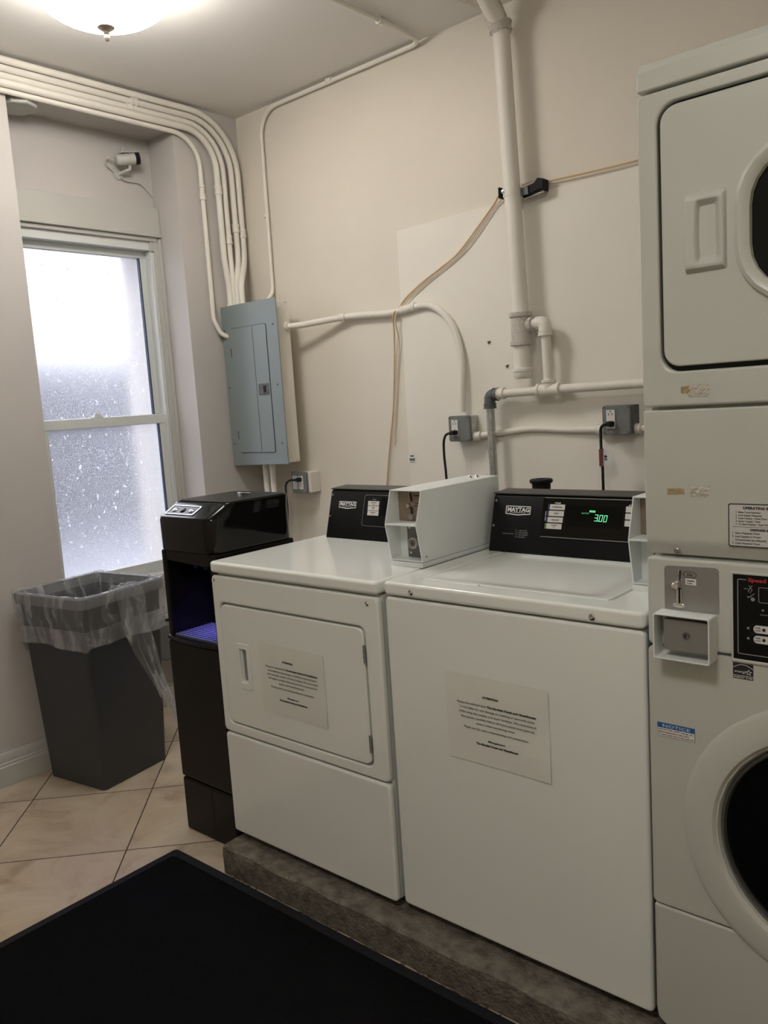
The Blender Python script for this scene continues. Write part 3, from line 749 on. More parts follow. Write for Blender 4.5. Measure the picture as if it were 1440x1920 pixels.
# middle service panel
bm = prism(B(), [(SY+.024, 1.121), (SY+.016, 1.121), (SY+.004, 1.141), (SY+.001, 1.149), (SY, 1.156), (SY, 1.399), (SY+.024, 1.399)], 'x', SX0, SX1)
md = obj('service_panel', bm, 'enamel2', st, bevel=.006, seg=4)
screw(md, .757, SY+.006, 1.131, .006, mat_='steel')
# instruction label
lb = obj('instruction_label', prism(B(), rrect(.8545, 1.10, 1.1475, 1.2265, .004), 'z', 0, .0006), 'ink', md, mx=fs)
lw = obj('label_field', prism(B(), rrect(.8565, 1.098, 1.1495, 1.2245, .003), 'z', .0006, .0009), 'label_btn', lb, mx=fs)
bm = B(); z_ = .0010
text_bm(bm, 'OPERATING INSTRUCTIONS', .880, 1.2165, .0048, z_, bold=.06, width=.088)
for k, s_ in enumerate(('1  Make Cycle Selection', '2  Load Supply Dispenser', '3  Load Clothes - Close Door', '4  Insert Coin(s) / Card', '5  To Start Washer - Push START')):
    text_bm(bm, s_, .8675, 1.2095-.0054*k, .0032, z_, bold=.03)
box(bm, .8625, 1.09, 1.1842, 1.1847, .0008, .0012)
text_bm(bm, 'DISPENSER INSTRUCTIONS', .8925, 1.1775, .0040, z_, bold=.06, width=.066)
for k, s_ in enumerate(('1  Open Dispenser Door', '2  Load Supplies in Proper', '    Compartment (as indicated)', '3  Close Dispenser Door')):
    text_bm(bm, s_, .861, 1.1715-.0062*k, .0034, z_, bold=.03)
obj('label_text', bm, 'ink', lw, mx=fs, smooth=False)
# washer control strip
cp = obj('control_panel', prism(B(), rrect(SX0, SX1, .942, 1.117, .008), 'z', -.024, 0), 'enamel2', st, bevel=.006, seg=4, mx=fs)
pl = obj('coin_slide_plate', prism(B(), [(.734, 1.018), (.8365, 1.018)]+[(.8365-.007+.007*math.cos(a), 1.0975+.007*math.sin(a)) for a in (0, .5, 1.05, 1.57)]+[(.741+.007*math.cos(a), 1.0955+.007*math.sin(a)) for a in (1.57, 2.1, 2.6, 3.14)], 'z', 0, .0015), 'steel', cp, mx=fs)
bm = tube(B(), [(.7635, SY-.004, 1.097), (.7645, SY-.004, 1.088), (.767, SY-.004, 1.076)], .0032, 10)
obj('coin_chute', bm, 'chrome', pl)
obj('coin_slot', bx(.765, .768, SY-.008, SY-.006, 1.076, 1.096), 'dark_gap', pl)
obj('knob', lathe(B(), [(0, .014), (.005, .0135), (.008, .010), (.009, .004), (.007, 0), (0, 0)], 24, front(SY-.0015) @ Matrix.Translation((.7575, 1.066, 0))), 'chrome', pl)
bm = B(); box(bm, .7595, .7640, SY-.010, SY-.001, 1.030, 1.060); box(bm, .7675, .7695, SY-.010, SY-.001, 1.030, 1.060)
obj('slide_rail', bm, 'chrome', pl, bevel=.001)
obj('slide_channel', bx(.7640, .7675, SY-.003, SY-.001, 1.030, 1.060), 'dark_gap', pl)
obj('slide_foot', prism(B(), superell(.763, 1.0275, .012, .0045, 2, 24), 'z', .0015, .007), 'chrome', pl, bevel=.001, mx=fs)
bm = ring(B(), [(.770, 1.0885), (.775, 1.0945), (.791, 1.0935), (.797, 1.0875), (.791, 1.0815), (.775, 1.0825)], [(.7712, 1.0885), (.7755, 1.0935), (.7905, 1.0926), (.7957, 1.0875), (.7905, 1.0824), (.7755, 1.0834)], .0015, .0018)
text_bm(bm, '25¢', .7775, 1.0855, .0055, .0016, bold=.03)
obj('price_mark', bm, 'ink', pl, mx=fs, smooth=False)
w_ = obj('washer_coins_sticker', prism(B(), [(.775, 1.0685), (.795, 1.0680), (.795, 1.0800), (.775, 1.0805)], 'z', .0015, .0018), 'device', pl, mx=fs)
bm = text_bm(B(), 'Washer', .7775, 1.0748, .0032, .0019, bold=.05); text_bm(bm, 'Coins', .7775, 1.0702, .0032, .0019, bold=.03)
obj('sticker_lettering', bm, 'ink', w_, mx=fs, smooth=False)
# protruding coin vault frame
vf = obj('coin_vault', ring(B(), rrect(.7255, .8325, .928, 1.0165, .004), rrect(.7285, .8295, .931, 1.0135, .003), 0, .042), 'meter', cp, bevel=.0012, mx=fs)
vd = obj('vault_door', bx(.742, .826, SY-.030, SY-.001, .945, 1.005), 'steel', vf, bevel=.001)
obj('vault_lock', lathe(B(), [(0, .003), (.0065, .003), (.007, 0), (0, 0)], 20, front(SY-.030) @ Matrix.Translation((.785, .977, 0))), 'darksteel', vd)
obj('keyhole', bx(.784, .786, SY-.0345, SY-.0325, .973, .980), 'dark_gap', vd)
# electronic control
ep = obj('display_bezel', ring(B(), rrect(.8585, 1.16, .932, 1.102, .003), rrect(.8625, 1.156, .938, 1.097, .001), 0, .004), 'enamel2', cp, bevel=.002, mx=fs)
eb = obj('display_board', prism(B(), rrect(.862, 1.157, .937, 1.098, .002), 'z', 0, .0022), 'console', ep, mx=fs)
obj('board_outline', ring(B(), rrect(.870, 1.145, .948, 1.089, .003), rrect(.8715, 1.1435, .9495, 1.0875, .002), .0022, .0026), 'gray_ink', eb, mx=fs)
obj('gap_strip', bx(.8860, .945, SY-.0032, SY-.0024, 1.084, 1.093), 'console', eb)
obj('maker_name', text_bm(B(), 'Speed Queen', .889, 1.0855, .0066, .0034, bold=.06, width=.070), 'red_ink', eb, mx=fs, smooth=False)
obj('readout_frame', ring(B(), rrect(.9065, .99, 1.048, 1.0765, .003), rrect(.9075, .989, 1.049, 1.0755, .002), .0022, .0026), 'gray_ink', eb, mx=fs)
bm = B()
tube(bm, [(.8815, 1.0715, .0025), (.889, 1.0715, .0025)], .0006, 6); tube(bm, [(.889, 1.066, .0025), (.892, 1.073, .0025), (.896, 1.078, .0025)], .0007, 6); tube(bm, [(.890, 1.078, .0025), (.896, 1.070, .0025), (.892, 1.064, .0025)], .0006, 6)
tube(bm, [(.888, 1.055, .0025), (.894, 1.059, .0025), (.900, 1.064, .0025)], .0006, 6)
lathe(bm, [(0, .0004), (.0035, .0003), (.0035, 0), (0, 0)], 16, Matrix.Translation((.897, 1.053, .0024)))
tube(bm, [(.887, 1.0575, .0025), (.894, 1.0565, .0025)], .0005, 6)
lathe(bm, [(0, .0004), (.002, .0003), (.002, 0), (0, 0)], 12, Matrix.Translation((.914, 1.0345, .0024)))
box(bm, .909, .935, 1.0255, 1.0265, .0022, .0026)
obj('board_icons', bm, 'gray_ink', eb, mx=fs, smooth=False)
for z in (.9985, .9795):
    k = obj('cycle_button', prism(B(), rrect(.898, .945, z-.007, z+.007, .0065), 'z', .0022, .0034), 'white_ink', eb, mx=fs)
    bm = ring(B(), rrect(.892, .955, z-.0085, z+.0085, .003), rrect(.8926, .9544, z-.0079, z+.0079, .0026), .0022, .0026)
    text_bm(bm, 'OVER-', .8995, z+.0012, .0030, .0035, bold=.03); text_bm(bm, 'LOAD', .8995, z-.0036, .0030, .0035, bold=.03)
    lathe(bm, [(0, .0008), (.003, .0006), (.003, 0), (0, 0)], 12, Matrix.Translation((.916, z, .0034)))
    obj('button_mark', bm, 'ink', k, mx=fs, smooth=False)
    obj('button_light', lathe(B(), [(0, .0010), (.0022, .0006), (.0024, 0), (0, 0)], 12, front(SY-.0022) @ Matrix.Translation((.8885, z, 0))), 'gray_ink', eb)
# washer front with porthole
pc = (1.040, .598)
circ = [(pc[0]+.212*math.cos(math.radians(45+360*(k+.0)/28)-PI/4), pc[1]+.212*math.sin(math.radians(45+360*(k+.0)/28)-PI/4)) for k in range(28)]
ofr = rrect(SX0, SX1, .393, .938, .010)
bm = ring(B(), ofr, circ, -.024, 0)
wf = obj('washer_front', bm, 'enamel2', st, bevel=.006, seg=4, mx=fs)
# door ring: bulging shell
bm = lathe(B(), [(.277, -.001), (.2755, .0025), (.272, .0045), (.262, .006), (.240, .008), (.224, .0085), (.219, .0075), (.2165, .004), (.2055, -.010), (.2045, -.014)], 96, front(SY) @ Matrix.Translation((pc[0], pc[1], 0)))
pd = obj('porthole_door', bm, 'enamel2', wf)
bm = lathe(B(), [(.2055, -.004), (.203, .001), (.200, .000), (.197, -.008), (.196, -.014)], 96, front(SY) @ Matrix.Translation((pc[0], pc[1], 0)))
obj('inner_ring', bm, 'darksteel', pd)
bm = lathe(B(), [(.197, -.010), (.19, -.005), (.175, -.005), (.14, -.012), (.08, -.022), (0, -.026)], 64, front(SY) @ Matrix.Translation((pc[0], pc[1], 0)))
obj('porthole_glass', bm, 'darkglass', pd)
obj('lower_panel', prism(B(), [(SX0+.0, .150)]+[(SX0+.003, .13), (SX0+.018, .117), (SX1-.018, .117), (SX1-.003, .13)]+[(SX1, .150), (SX1, .388), (SX0, .388)], 'z', -.024, 0), 'enamel2', st, bevel=.006, seg=4, mx=fs)
# stickers
nt_ = obj('notice_sticker', prism(B(), [(.7135, .7545), (.788, .7545), (.788, .783), (.7135, .783)], 'z', 0, .0005), 'ink', wf, mx=fs)
nf = obj('sticker_field', bx(.7142, .7873, SY-.0008, SY-.0005, .7552, .7725), 'device', nt_)
nb = obj('sticker_band', bx(.7135, .788, SY-.0008, SY-.0005, .7725, .783), 'blue_ink', nt_)
obj('sticker_heading', text_bm(B(), 'NOTICE', .7235, .7748, .0060, .0009, bold=.0, width=.054), 'white_ink', nb, mx=fs, smooth=False)
bm = B()
for k, (s_, w2) in enumerate((('DOOR LOCK LIGHT must go out', .068), ('before attempting to open door.', .062), ('To open, push door in then pull out.', .070))):
    text_bm(bm, s_, .7155, .7680-.0052*k, .0030, .0009, width=w2, bold=.02)
obj('sticker_text', bm, 'ink', nf, mx=fs, smooth=False)
es = obj('energy_sticker', prism(B(), [(.8605, .8995), (.8965, .8995), (.8965, .9295), (.8605, .9295)], 'z', 0, .0005), 'ink', wf, mx=fs)
bm = tube(B(), [(.8610+.0351*k/12, .9205+.0068*math.sin(PI*k/12), .0008) for k in range(13)], .0005, 6)
box(bm, .8605, .8965, .9058, .9066, .0005, .0008)
star = [(.8885+(.0062 if k % 2 == 0 else .0026)*math.sin(2*PI*k/10), .9135+(.0062 if k % 2 == 0 else .0026)*math.cos(2*PI*k/10)) for k in range(10)]
star_i = [(.8885+(.0045 if k % 2 == 0 else .0017)*math.sin(2*PI*k/10), .9135+(.0045 if k % 2 == 0 else .0017)*math.cos(2*PI*k/10)) for k in range(10)]
ring(bm, star, star_i, .0005, .0009)
t2 = B(); text_bm(t2, 'energy', .8625, .9115, .0048, .0006, width=.021)
for v in t2.verts: v.co.x += (v.co.y-.9115)*.4
me = bpy.data.meshes.new('tmp'); t2.to_mesh(me); bm.from_mesh(me); bpy.data.meshes.remove(me); t2.free()
text_bm(bm, 'ENERGY STAR', .8615, .9012, .0033, .0006, bold=.02, width=.034)
obj('sticker_emblem', bm, 'white_ink', es, mx=fs, smooth=False)
# tape scraps
def scrap(name, x0, x1, z0, z1, m_, parent, h=.001):
    bm = B(); N3 = 8; random.seed(int(x0*1000))
    g = [[bm.verts.new((x0+(x1-x0)*i/N3+random.uniform(-1, 1)*.0008, z0+(z1-z0)*j/4+random.uniform(-1, 1)*.0007, (random.random()*h if 0 < i < N3 and 0 < j < 4 else 0)+.0004)) for j in range(5)] for i in range(N3+1)]
    for i in range(N3):
        for j in range(4): bm.faces.new((g[i][j], g[i+1][j], g[i+1][j+1], g[i][j+1]))
    return obj(name, bm, m_, parent, mx=fs, smooth=False)
df = [o for o in col.objects if o.name.startswith('dryer_front')][0]
scrap('tape_scrap', .7715, .792, 1.4285, 1.441, 'tapetan', df); scrap('tape_scrap', .7845, .824, 1.4205, 1.4430, 'tapewhite', df, .0025)
scrap('tape_scrap', .7420, .7750, 1.2400, 1.2515, 'tapetan', md); scrap('tape_scrap', .785, .8215, 1.2370, 1.2570, 'tapewhite', md, .003)

# ------------------------------------------------------------------ water cooler
cx0, cx1, cy0, cy1 = -1.040, -.745, -1.297, -.945
wcx = thing('water_cooler', ((cx0+cx1)/2, (cy0+cy1)/2, 0), 'glossy black bottom-loading water cooler standing left of the dryer', 'water cooler')
# upper head with sloped fascia
def rot_rr(x0, x1, y0, y1, r, z):
    return [(p[0], p[1], z) for p in rrect(x0, x1, y0, y1, r, 6)]
bm = B(); L_ = []
for z, yf, r in ((1.003, cy0, .040), (1.010, cy0-.002, .040), (1.105, cy0-.003, .040), (1.117, cy0+.002, .040), (1.150, cy0+.064, .036), (1.158, cy0+.074, .034)):
    L_.append([bm.verts.new(p) for p in rot_rr(cx0, cx1, yf, cy1, r, z)])
for a, b in zip(L_, L_[1:]):
    for i in range(len(a)): bm.faces.new((a[i], a[(i+1) % len(a)], b[(i+1) % len(a)], b[i]))
bm.faces.new(L_[0][::-1]); bm.faces.new(L_[-1])
hd = obj('head', bm, 'gloss_black', wcx, bevel=.004, seg=3)
obj('lid_plate', prism(B(), rrect(cx0+.006, cx1-.008, cy0+.085, cy1-.008, .03), 'z', 1.158, 1.1605), 'satin_black', hd, bevel=.001)
bm = B(); tube(bm, spline([(-.935, -1.02, 1.163), (-.90, -1.03, 1.164), (-.875, -1.015, 1.163)], 5), .0035, 8)
obj('lid_tab', bm, 'chrome', hd)
# fascia window on the slope
sy = .062; sz = .033; ln_ = math.hypot(sy, sz)
FS = frame((0, cy0+.004, 1.1185), (1, 0, 0), (0, sy/ln_, sz/ln_), (0, -sz/ln_, sy/ln_))
pw = obj('control_window', ring(B(), rrect(-1.005, -.850, .010, .060, .006), rrect(-1.000, -.855, .014, .056, .004), .0, .0025), 'chrome', hd, mx=FS, bevel=.0006)
obj('control_pad', prism(B(), rrect(-1.001, -.854, .013, .057, .004), 'z', -.002, .0008), 'darkglass', hd, mx=FS)
for k in range(3):
    obj('tap_button', lathe(B(), [(0, .003), (.009, .0025), (.011, .001), (.011, 0), (0, 0)], 20, FS @ Matrix.Translation((-.972+.045*k, .034, .001))), 'chrome' if k != 1 else 'gloss_black', hd)
# body sides, niche
bm = B()
box(bm, cx0+.004, cx0+.030, cy0+.004, cy1, .70, 1.003); box(bm, cx1-.030, cx1-.002, cy0+.004, cy1, .70, 1.003); box(bm, cx0+.03, cx1-.03, cy0+.17, cy1, .70, 1.003)
sh_ = obj('dispenser_frame', bm, 'satin_black', wcx, bevel=.008, seg=3)
bm = B()   # curved visor under the head
for i in range(13):
    pass
vis = prism(B(), [(cx0+.030, 1.003), (cx1-.030, 1.003), (cx1-.030, .962), (cx1-.055, .958), (cx0+.055, .966), (cx0+.030, .968)], 'y', cy0+.006, cy0+.020)
obj('visor', vis, 'satin_black', sh_, bevel=.004)
for x in (-.945, -.89, -.835):
    obj('spout', lathe(B(), [(0, .93), (.007, .93), (.009, .96), (.012, 1.003), (0, 1.003)], 16, Matrix.Translation((x, cy0+.075, 0))), 'satin_black', sh_)
# drip tray
bm = prism(B(), [(cx0+.0, .708)], 'y', 0, 0) if False else B()
tr_out = [(cx0+.002, cy0+.16)]+[(cx0+.002+(cx1-cx0-.004)*k/14, cy0-.012*math.sin(PI*k/14)-.001) for k in range(15)]+[(cx1-.002, cy0+.16)]
prism(bm, tr_out, 'z', .690, .705)
tr_ = obj('drip_tray', bm, 'gloss_black', wcx, bevel=.004)
bm = B()
for k in range(11): box(bm, cx0+.034, cx1-.034, cy0+.012+.0145*k, cy0+.018+.0145*k, .705, .711)
for k in range(6): box(bm, cx0+.034+.045*k, cx0+.037+.045*k, cy0+.010, cy0+.168, .705, .709)
obj('tray_grille', bm, 'can_rim_' if False else 'canrim', tr_)
led = bpy.data.lights.new('niche_light', 'AREA'); led.spread = math.radians(75); led.energy = .7; led.color = (.18, .16, 1.0); led.size = .12; led.shape = 'SQUARE'
lo_ = bpy.data.objects.new('niche_light', led); col.objects.link(lo_); lo_.parent = wcx; lo_.location = Vector((-.89, cy0+.10, .985))-Vector(wcx.location)
# lower cabinet
bm = prism(B(), [(cy0-.002, .195)]+[(cy0-.002, .688), (cy1, .688), (cy1, .195)], 'x', cx0+.002, cx1-.002)
lc = obj('lower_door', bm, 'satin_black', wcx, bevel=.010, seg=4)
bm = prism(B(), [(cy0-.002, .0), (cy0-.002, .192), (cy1, .192), (cy1, .0)], 'x', cx0+.006, cx1-.004)
obj('base', bm, 'satin_black', wcx, bevel=.008, seg=3)
obj('door_seam', bx(-.8705, -.8690, cy0-.0032, cy0-.001, .03, .190), 'dark_gap', lc)

# ------------------------------------------------------------------ trash can with clear liner
TC = Vector((-1.741, -1.180, 0)); TA = math.radians(9.0)
RT = Matrix.Translation(TC) @ Matrix.Rotation(TA, 4, 'Z')
can = thing('trash_can', TC, 'tall square gray trash can with a clear bag over its rim, under the window', 'trash can')
def sq(hw, r, z, n=5): return [(p[0], p[1], z) for p in rrect(-hw, hw, -hw, hw, r, n)]
def loft(bm, L_, cap0=True, cap1=True):
    R_ = [[bm.verts.new(p) for p in r] for r in L_]
    for a, b in zip(R_, R_[1:]):
        for i in range(len(a)): bm.faces.new((a[i], a[(i+1) % len(a)], b[(i+1) % len(a)], b[i]))
    if cap0: bm.faces.new(R_[0][::-1])
    if cap1: bm.faces.new(R_[-1])
    return bm
bm = loft(B(), [sq(.160, .014, 0), sq(.165, .016, .004), sq(.198, .024, .745), sq(.195, .022, .745), sq(.162, .014, .012)], True, True)
obj('bin_body', bm, 'canbody', can, mx=RT)
bm = loft(B(), [sq(.1985, .024, .742), sq(.211, .028, .744), sq(.215, .030, .764), sq(.214, .030, .784), sq(.208, .028, .788), sq(.199, .024, .785), sq(.196, .022, .745)], False, False)
obj('bin_rim', bm, 'canrim', can, mx=RT)
# handle cut plate seen through the bag
obj('handle_tab', bx(.2015, .206, .005, .035, .655, .700), 'canrim', can, mx=RT)
# liner
def liner_ring(hw, r, z, amp, fr_, ph, n=24, zw=0):
    pts = rrect(-hw, hw, -hw, hw, r, n); out = []
    # densify the sides
    dense = []
    for i in range(len(pts)):
        a, b = Vector(pts[i]), Vector(pts[(i+1) % len(pts)]); k = max(1, int((b-a).length/.010))
        for q in range(k): dense.append(a.lerp(b, q/k))
    for i, p in enumerate(dense):
        t_ = 2*PI*i/len(dense); d = p.normalized()
        w = amp*(math.sin(fr_*t_+ph)+.6*math.sin(fr_*1.7*t_+ph*2.3)+.4*math.sin(fr_*3.1*t_+ph))
        out.append((p.x+d.x*w, p.y+d.y*w, z+zw*math.sin(5*t_+ph)+zw*.6*math.sin(11*t_)))
    return out
def liner_stack(specs):
    # all rings must share vertex count: build from a common parameterisation
    base = liner_ring(.2, .03, 0, 0, 1, 0)
    N4 = len(base); L_ = []
    for hw, z, amp, fr_, ph, zw in specs:
        row = []
        for i, p in enumerate(base):
            v = Vector((p[0], p[1])); s_ = hw/.2; t_ = 2*PI*i/N4; d = v.normalized()
            w = amp*(math.sin(fr_*t_+ph)+.6*math.sin(fr_*1.7*t_+ph*2.3)+.4*math.sin(fr_*3.1*t_+ph))
            row.append((v.x*s_+d.x*w, v.y*s_+d.y*w, z+zw*math.sin(4*t_+ph)+zw*.6*math.sin(11*t_)))
        L_.append(row)
    return L_
specs = [(.145, .30, .005, 17, .5, .0), (.158, .45, .005, 19, .8, .0), (.168, .60, .005, 23, 1.2, 0), (.176, .70, .005, 29, 1.2, 0), (.190, .765, .002, 31, 1, 0), (.203, .793, .0015, 31, 1, .0015), (.2185, .792, .001, 31, 1, .0015),
         (.2205, .765, .001, 23, 1, 0), (.2175, .72, .0025, 19, 2, .0), (.2110, .68, .002, 17, 2.6, .0), (.2085, .64, .0022, 23, 3.1, .002), (.2060, .61, .0022, 27, 3.9, .003), (.2040, .582, .002, 21, 4.4, .006)]
bm = loft(B(), liner_stack(specs), True, False)
obj('bag_liner', bm, 'liner', can, mx=RT)
bm = loft(B(), liner_stack([(.2120, .660, .0015, 19, 2.2, .002), (.2115, .635, .002, 23, 3.0, .002), (.2085, .605, .002, 27, 3.6, .003), (.2060, .586, .002, 21, 4.4, .006)]), False, False)
obj('bag_hem', bm, 'liner', can, mx=RT)
# twisted tail of the bag hanging down the right side
pth = spline([(-1.565, -1.165, .775), (-1.535, -1.150, .805), (-1.512, -1.140, .76), (-1.500, -1.135, .66), (-1.490, -1.115, .56), (-1.475, -1.090, .45), (-1.455, -1.060, .34), (-1.44, -1.035, .25), (-1.425, -1.015, .165)], 7)
bm = B(); rows = []; NW = 16
for i, p in enumerate(pth):
    t_ = i/(len(pth)-1)
    w = (.048+.012*math.sin(t_*PI*1.6))*(1-max(0, t_-.45)*1.3)
    tw = .35*math.sin(t_*5)
    d = Vector((math.sin(tw)*.55-.05, math.cos(tw), 0)).normalized()
    nrm = Vector((d.y, -d.x, 0))
    rows.append([bm.verts.new(p+d*w*(k/NW*2-1)+nrm*(.012*math.sin(k*1.3+t_*7)+.006*math.sin(k*2.9+t_*21))+Vector((0, 0, .012*math.sin(k*1.1)*t_))) for k in range(NW+1)])
for a, b in zip(rows, rows[1:]):
    for k in range(NW): bm.faces.new((a[k], a[k+1], b[k+1], b[k]))
obj('bag_tail', bm, 'liner', can)

# gray box low on the wall under the window
bm = prism(B(), rrect(-.66, -.45, .245, .435, .04), 'x', XW, -2.09)
tag(obj('utility_box', bm, 'canrim', bevel=.012, seg=4), 'small rounded gray box on the wall under the window, behind the trash can', 'utility box')

# ------------------------------------------------------------------ breaker panel
bp_ = thing('breaker_panel', (-1.755, -.13, 1.18), 'gray steel breaker panel with a hinged door on the back wall', 'breaker panel')
px0, px1, pz0, pz1, py = -1.957, -1.551, 1.181, 1.961, -.210
obj('back_box', bx(px0+.012, -1.584, -.203, -.100, pz0+.008, pz1-.008), 'pipe', bp_, bevel=.002, label='box side painted cream')
obj('wall_spacer', bx(px0+.06, -1.74, -.101, 0, pz0+.06, pz1-.06), 'pipe', bp_)
fp = front(py)
cov = obj('cover', prism(B(), [(px0, pz0-.004), (px1, pz0+.004), (px1, pz1), (px0, pz1)], 'z', -.006, 0), 'panelgray', bp_, bevel=.0015, mx=fp)
do0, do1, dzz0, dzz1 = -1.893, -1.632, 1.243, 1.850
obj('door_shadow_gap', prism(B(), rrect(do0-.0025, do1+.003, dzz0-.003, dzz1+.002, .012), 'z', 0, .0006), 'dark_gap', cov, mx=fp)
pdoor = obj('panel_door', prism(B(), rrect(do0, do1, dzz0, dzz1, .010), 'z', 0, .0035), 'panelgray', cov, bevel=.001, mx=fp)
obj('door_crease', bx(-1.7285, -1.7265, py-.0042, py-.003, dzz0+.004, dzz1-.004), 'dark_gap', pdoor)
lt = obj('door_latch', prism(B(), rrect(-1.712, -1.640, 1.520, 1.572, .004), 'z', .0035, .007), 'malleable', pdoor, bevel=.001, mx=fp)
obj('latch_thumb', bx(-1.675, -1.658, py-.0095, py-.006, 1.530, 1.562), 'dark_gap', lt)
for z in (1.735, 1.33): obj('hinge', bx(do0-.004, do0+.001, py-.006, py-.002, z-.02, z+.02), 'malleable', cov)
for x, zz in ((px0+.022, (1.846, 1.566, 1.288)), (px1-.030, (1.842, 1.562, 1.286))):
    for z in zz: screw(cov, x, py, z, .005, mat_='darksteel')
SB = frame((-1.584, 0, 0), (0, 1, 0), (0, 0, 1), (1, 0, 0))
for z in (1.895, 1.245):
    bm = B()
    for r in (.014, .022, .030): ring(bm, [(-.150+r*math.cos(a*.2618), z+r*math.sin(a*.2618)) for a in range(24)], [(-.150+(r-.002)*math.cos(a*.2618), z+(r-.002)*math.sin(a*.2618)) for a in range(24)], 0, .0012)
    obj('knockout', bm, 'pipe', bp_, mx=SB)
for z in (1.945, 1.197):
    for y in (-.185, -.12): obj('screw', lathe(B(), [(0, .001), (.003, .0008), (.003, 0), (0, 0)], 8, SB @ Matrix.Translation((y, z, 0))), 'malleable', bp_)

# ------------------------------------------------------------------ conduits on the left wall and ceiling
def pipe(name, pts, rad, r, label, cat, mat_='pipe', couplings=(), group=None, straps=()):
    t = thing(name, Vector(pts[-1]), label, cat, group)
    P_ = fillet(pts, rad) if not isinstance(rad, str) else pts
    obj('tube', tube(B(), P_, r, 18), mat_, t)
    for a, b, rr in couplings: obj('coupling', collar(B(), a, b, rr), mat_, t)
    for c, ax, w, h_ in straps:
        pass
    return t
GC = 'conduits from ceiling to breaker panel'
CX = XL+.030
cond = [(2.868, -.042, -1.938, -.150, -1.855, 2.33), (2.836, -.083, -1.938, -.150, -1.888, 2.35), (2.808, -.132, -1.938, -.150, -1.912, 2.29), (2.781, -.173, -1.938, -.160, -1.935, 2.52)]
labs = ['uppermost and rightmost of the four cream conduits bending down the corner to the breaker panel', 'second from the top of the four cream conduits bending down to the breaker panel', 'third from the top of the four cream conduits bending down to the breaker panel', 'lowest and leftmost of the four thick cream conduits bending down to the breaker panel']
for k, (z, y, x, ye, xe, zc) in enumerate(cond):
    pts = [(x, -4.2, z-.010), (x, y, z), (x, y, 2.20), (xe, ye, 2.06), (xe, ye, 1.945)]
    r = (.0145, .014, .0125, .015)[k]
    pipe('conduit', pts, [.26-.03*k, .15, .08], r, labs[k], 'conduit', couplings=[((x, y, zc+.02), (x, y, zc-.02), r+.003), *([((x, -.56-.03*k, z), (x, -.59-.03*k, z), r+.002)] if k in (1, 2) else []), ((xe, ye, 1.975), (xe, ye, 1.950), r+.004)], group=GC)
xs_ = XL+.018
pipe('conduit', [(xs_, -4.2, 2.750), (xs_, -.262, 2.754), (xs_, -.262, 1.90), (xs_+.012, -.235, 1.83), (-1.90, -.17, 1.80)], [.14, .08, .05], .011,
     'thin cream conduit left of the thick four, bending into the side of the panel', 'conduit', couplings=[((xs_, -.262, 2.495), (xs_, -.262, 2.465), .0145), ((xs_, -.262, 2.535), (xs_, -.262, 2.523), .0135)])
# thin conduit up the back wall and across the ceiling
pipe('conduit', [(-.765, -4.2, H-.014), (-.765, -.16, H-.014), (-.775, -.022, H-.020), (-1.765, -.020, 2.872), (-1.774, -.018, 2.02), (-1.735, -.13, 1.94)], [.05, .05, .12, .06], .0095,
     'thin cream conduit rising from the breaker panel and crossing the ceiling', 'conduit', couplings=[((-.767, -.262, H-.014), (-.767, -.292, H-.014), .0125), ((-1.275, -.021, 2.877), (-1.305, -.021, 2.877), .0125), ((-1.774, -.019, 2.395), (-1.774, -.019, 2.380), .0135)])
# arch conduit from panel to the first outlet box
def arcpts():
    return [(-1.60, -.125, 1.832), (-1.50, -.095, 1.832), (-1.30, -.035, 1.845), (-1.18, -.025, 1.842), (-1.00, -.024, 1.832), (-.88, -.024, 1.842), (-.80, -.024, 1.838), (-.735, -.024, 1.80), (-.685, -.026, 1.74), (-.655, -.030, 1.66), (-.643, -.034, 1.58), (-.645, -.040, 1.48), (-.647, -.045, 1.385)]
P_ = spline(arcpts(), 8)
pipe('conduit', P_, 'raw', .0145, 'cream conduit running right from the breaker panel and arching down to an outlet box', 'conduit',
     couplings=[((-1.60, -.125, 1.832), (-1.572, -.117, 1.832), .021), ((-1.31, -.04, 1.845), (-1.28, -.033, 1.845), .017), ((-.955, -.024, 1.836), (-.875, -.024, 1.843), .017)])
# conduit between the outlet boxes
pipe('conduit', spline([(-.60, -.05, 1.285), (-.56, -.034, 1.286), (-.45, -.022, 1.297), (-.33, -.020, 1.306), (-.18, -.020, 1.298), (-.06, -.03, 1.297), (.0, -.045, 1.297)], 8), 'raw', .0125,
     'cream conduit running level between the two outlet boxes on the back wall', 'conduit', couplings=[((-.592, -.046, 1.284), (-.565, -.038, 1.285), .018), ((-.045, -.035, 1.297), (-.02, -.041, 1.297), .018)])
pipe('conduit', [(.10, -.04, 1.297), (.9, -.03, 1.297)], 0, .0115, 'short cream conduit leaving the right outlet box behind the tall stack', 'conduit', couplings=[((.10, -.04, 1.297), (.125, -.04, 1.297), .018)])
for x, lb_ in ((-1.798, 'left one of two cream pipes below the breaker panel'), (-1.746, 'right one of two cream pipes below the breaker panel')):
    pipe('conduit', [(x, -.14, 1.20), (x, -.14, .05)], 0, .0145, lb_, 'conduit', group='pipes below the breaker panel')

# junction box on the alcove soffit
bm = lathe(B(), [(0, -.034), (.074, -.036), (.078, -.032), (.078, 0), (0, 0)], 8, Matrix.Translation((-2.040, -1.095, ZA)) @ Matrix.Diagonal((1.1, 1.0, 1, 1)))
jb = tag(obj('junction_box', bm, 'trim', bevel=.003), 'painted octagonal junction box under the alcove soffit at the upper left', 'junction box')

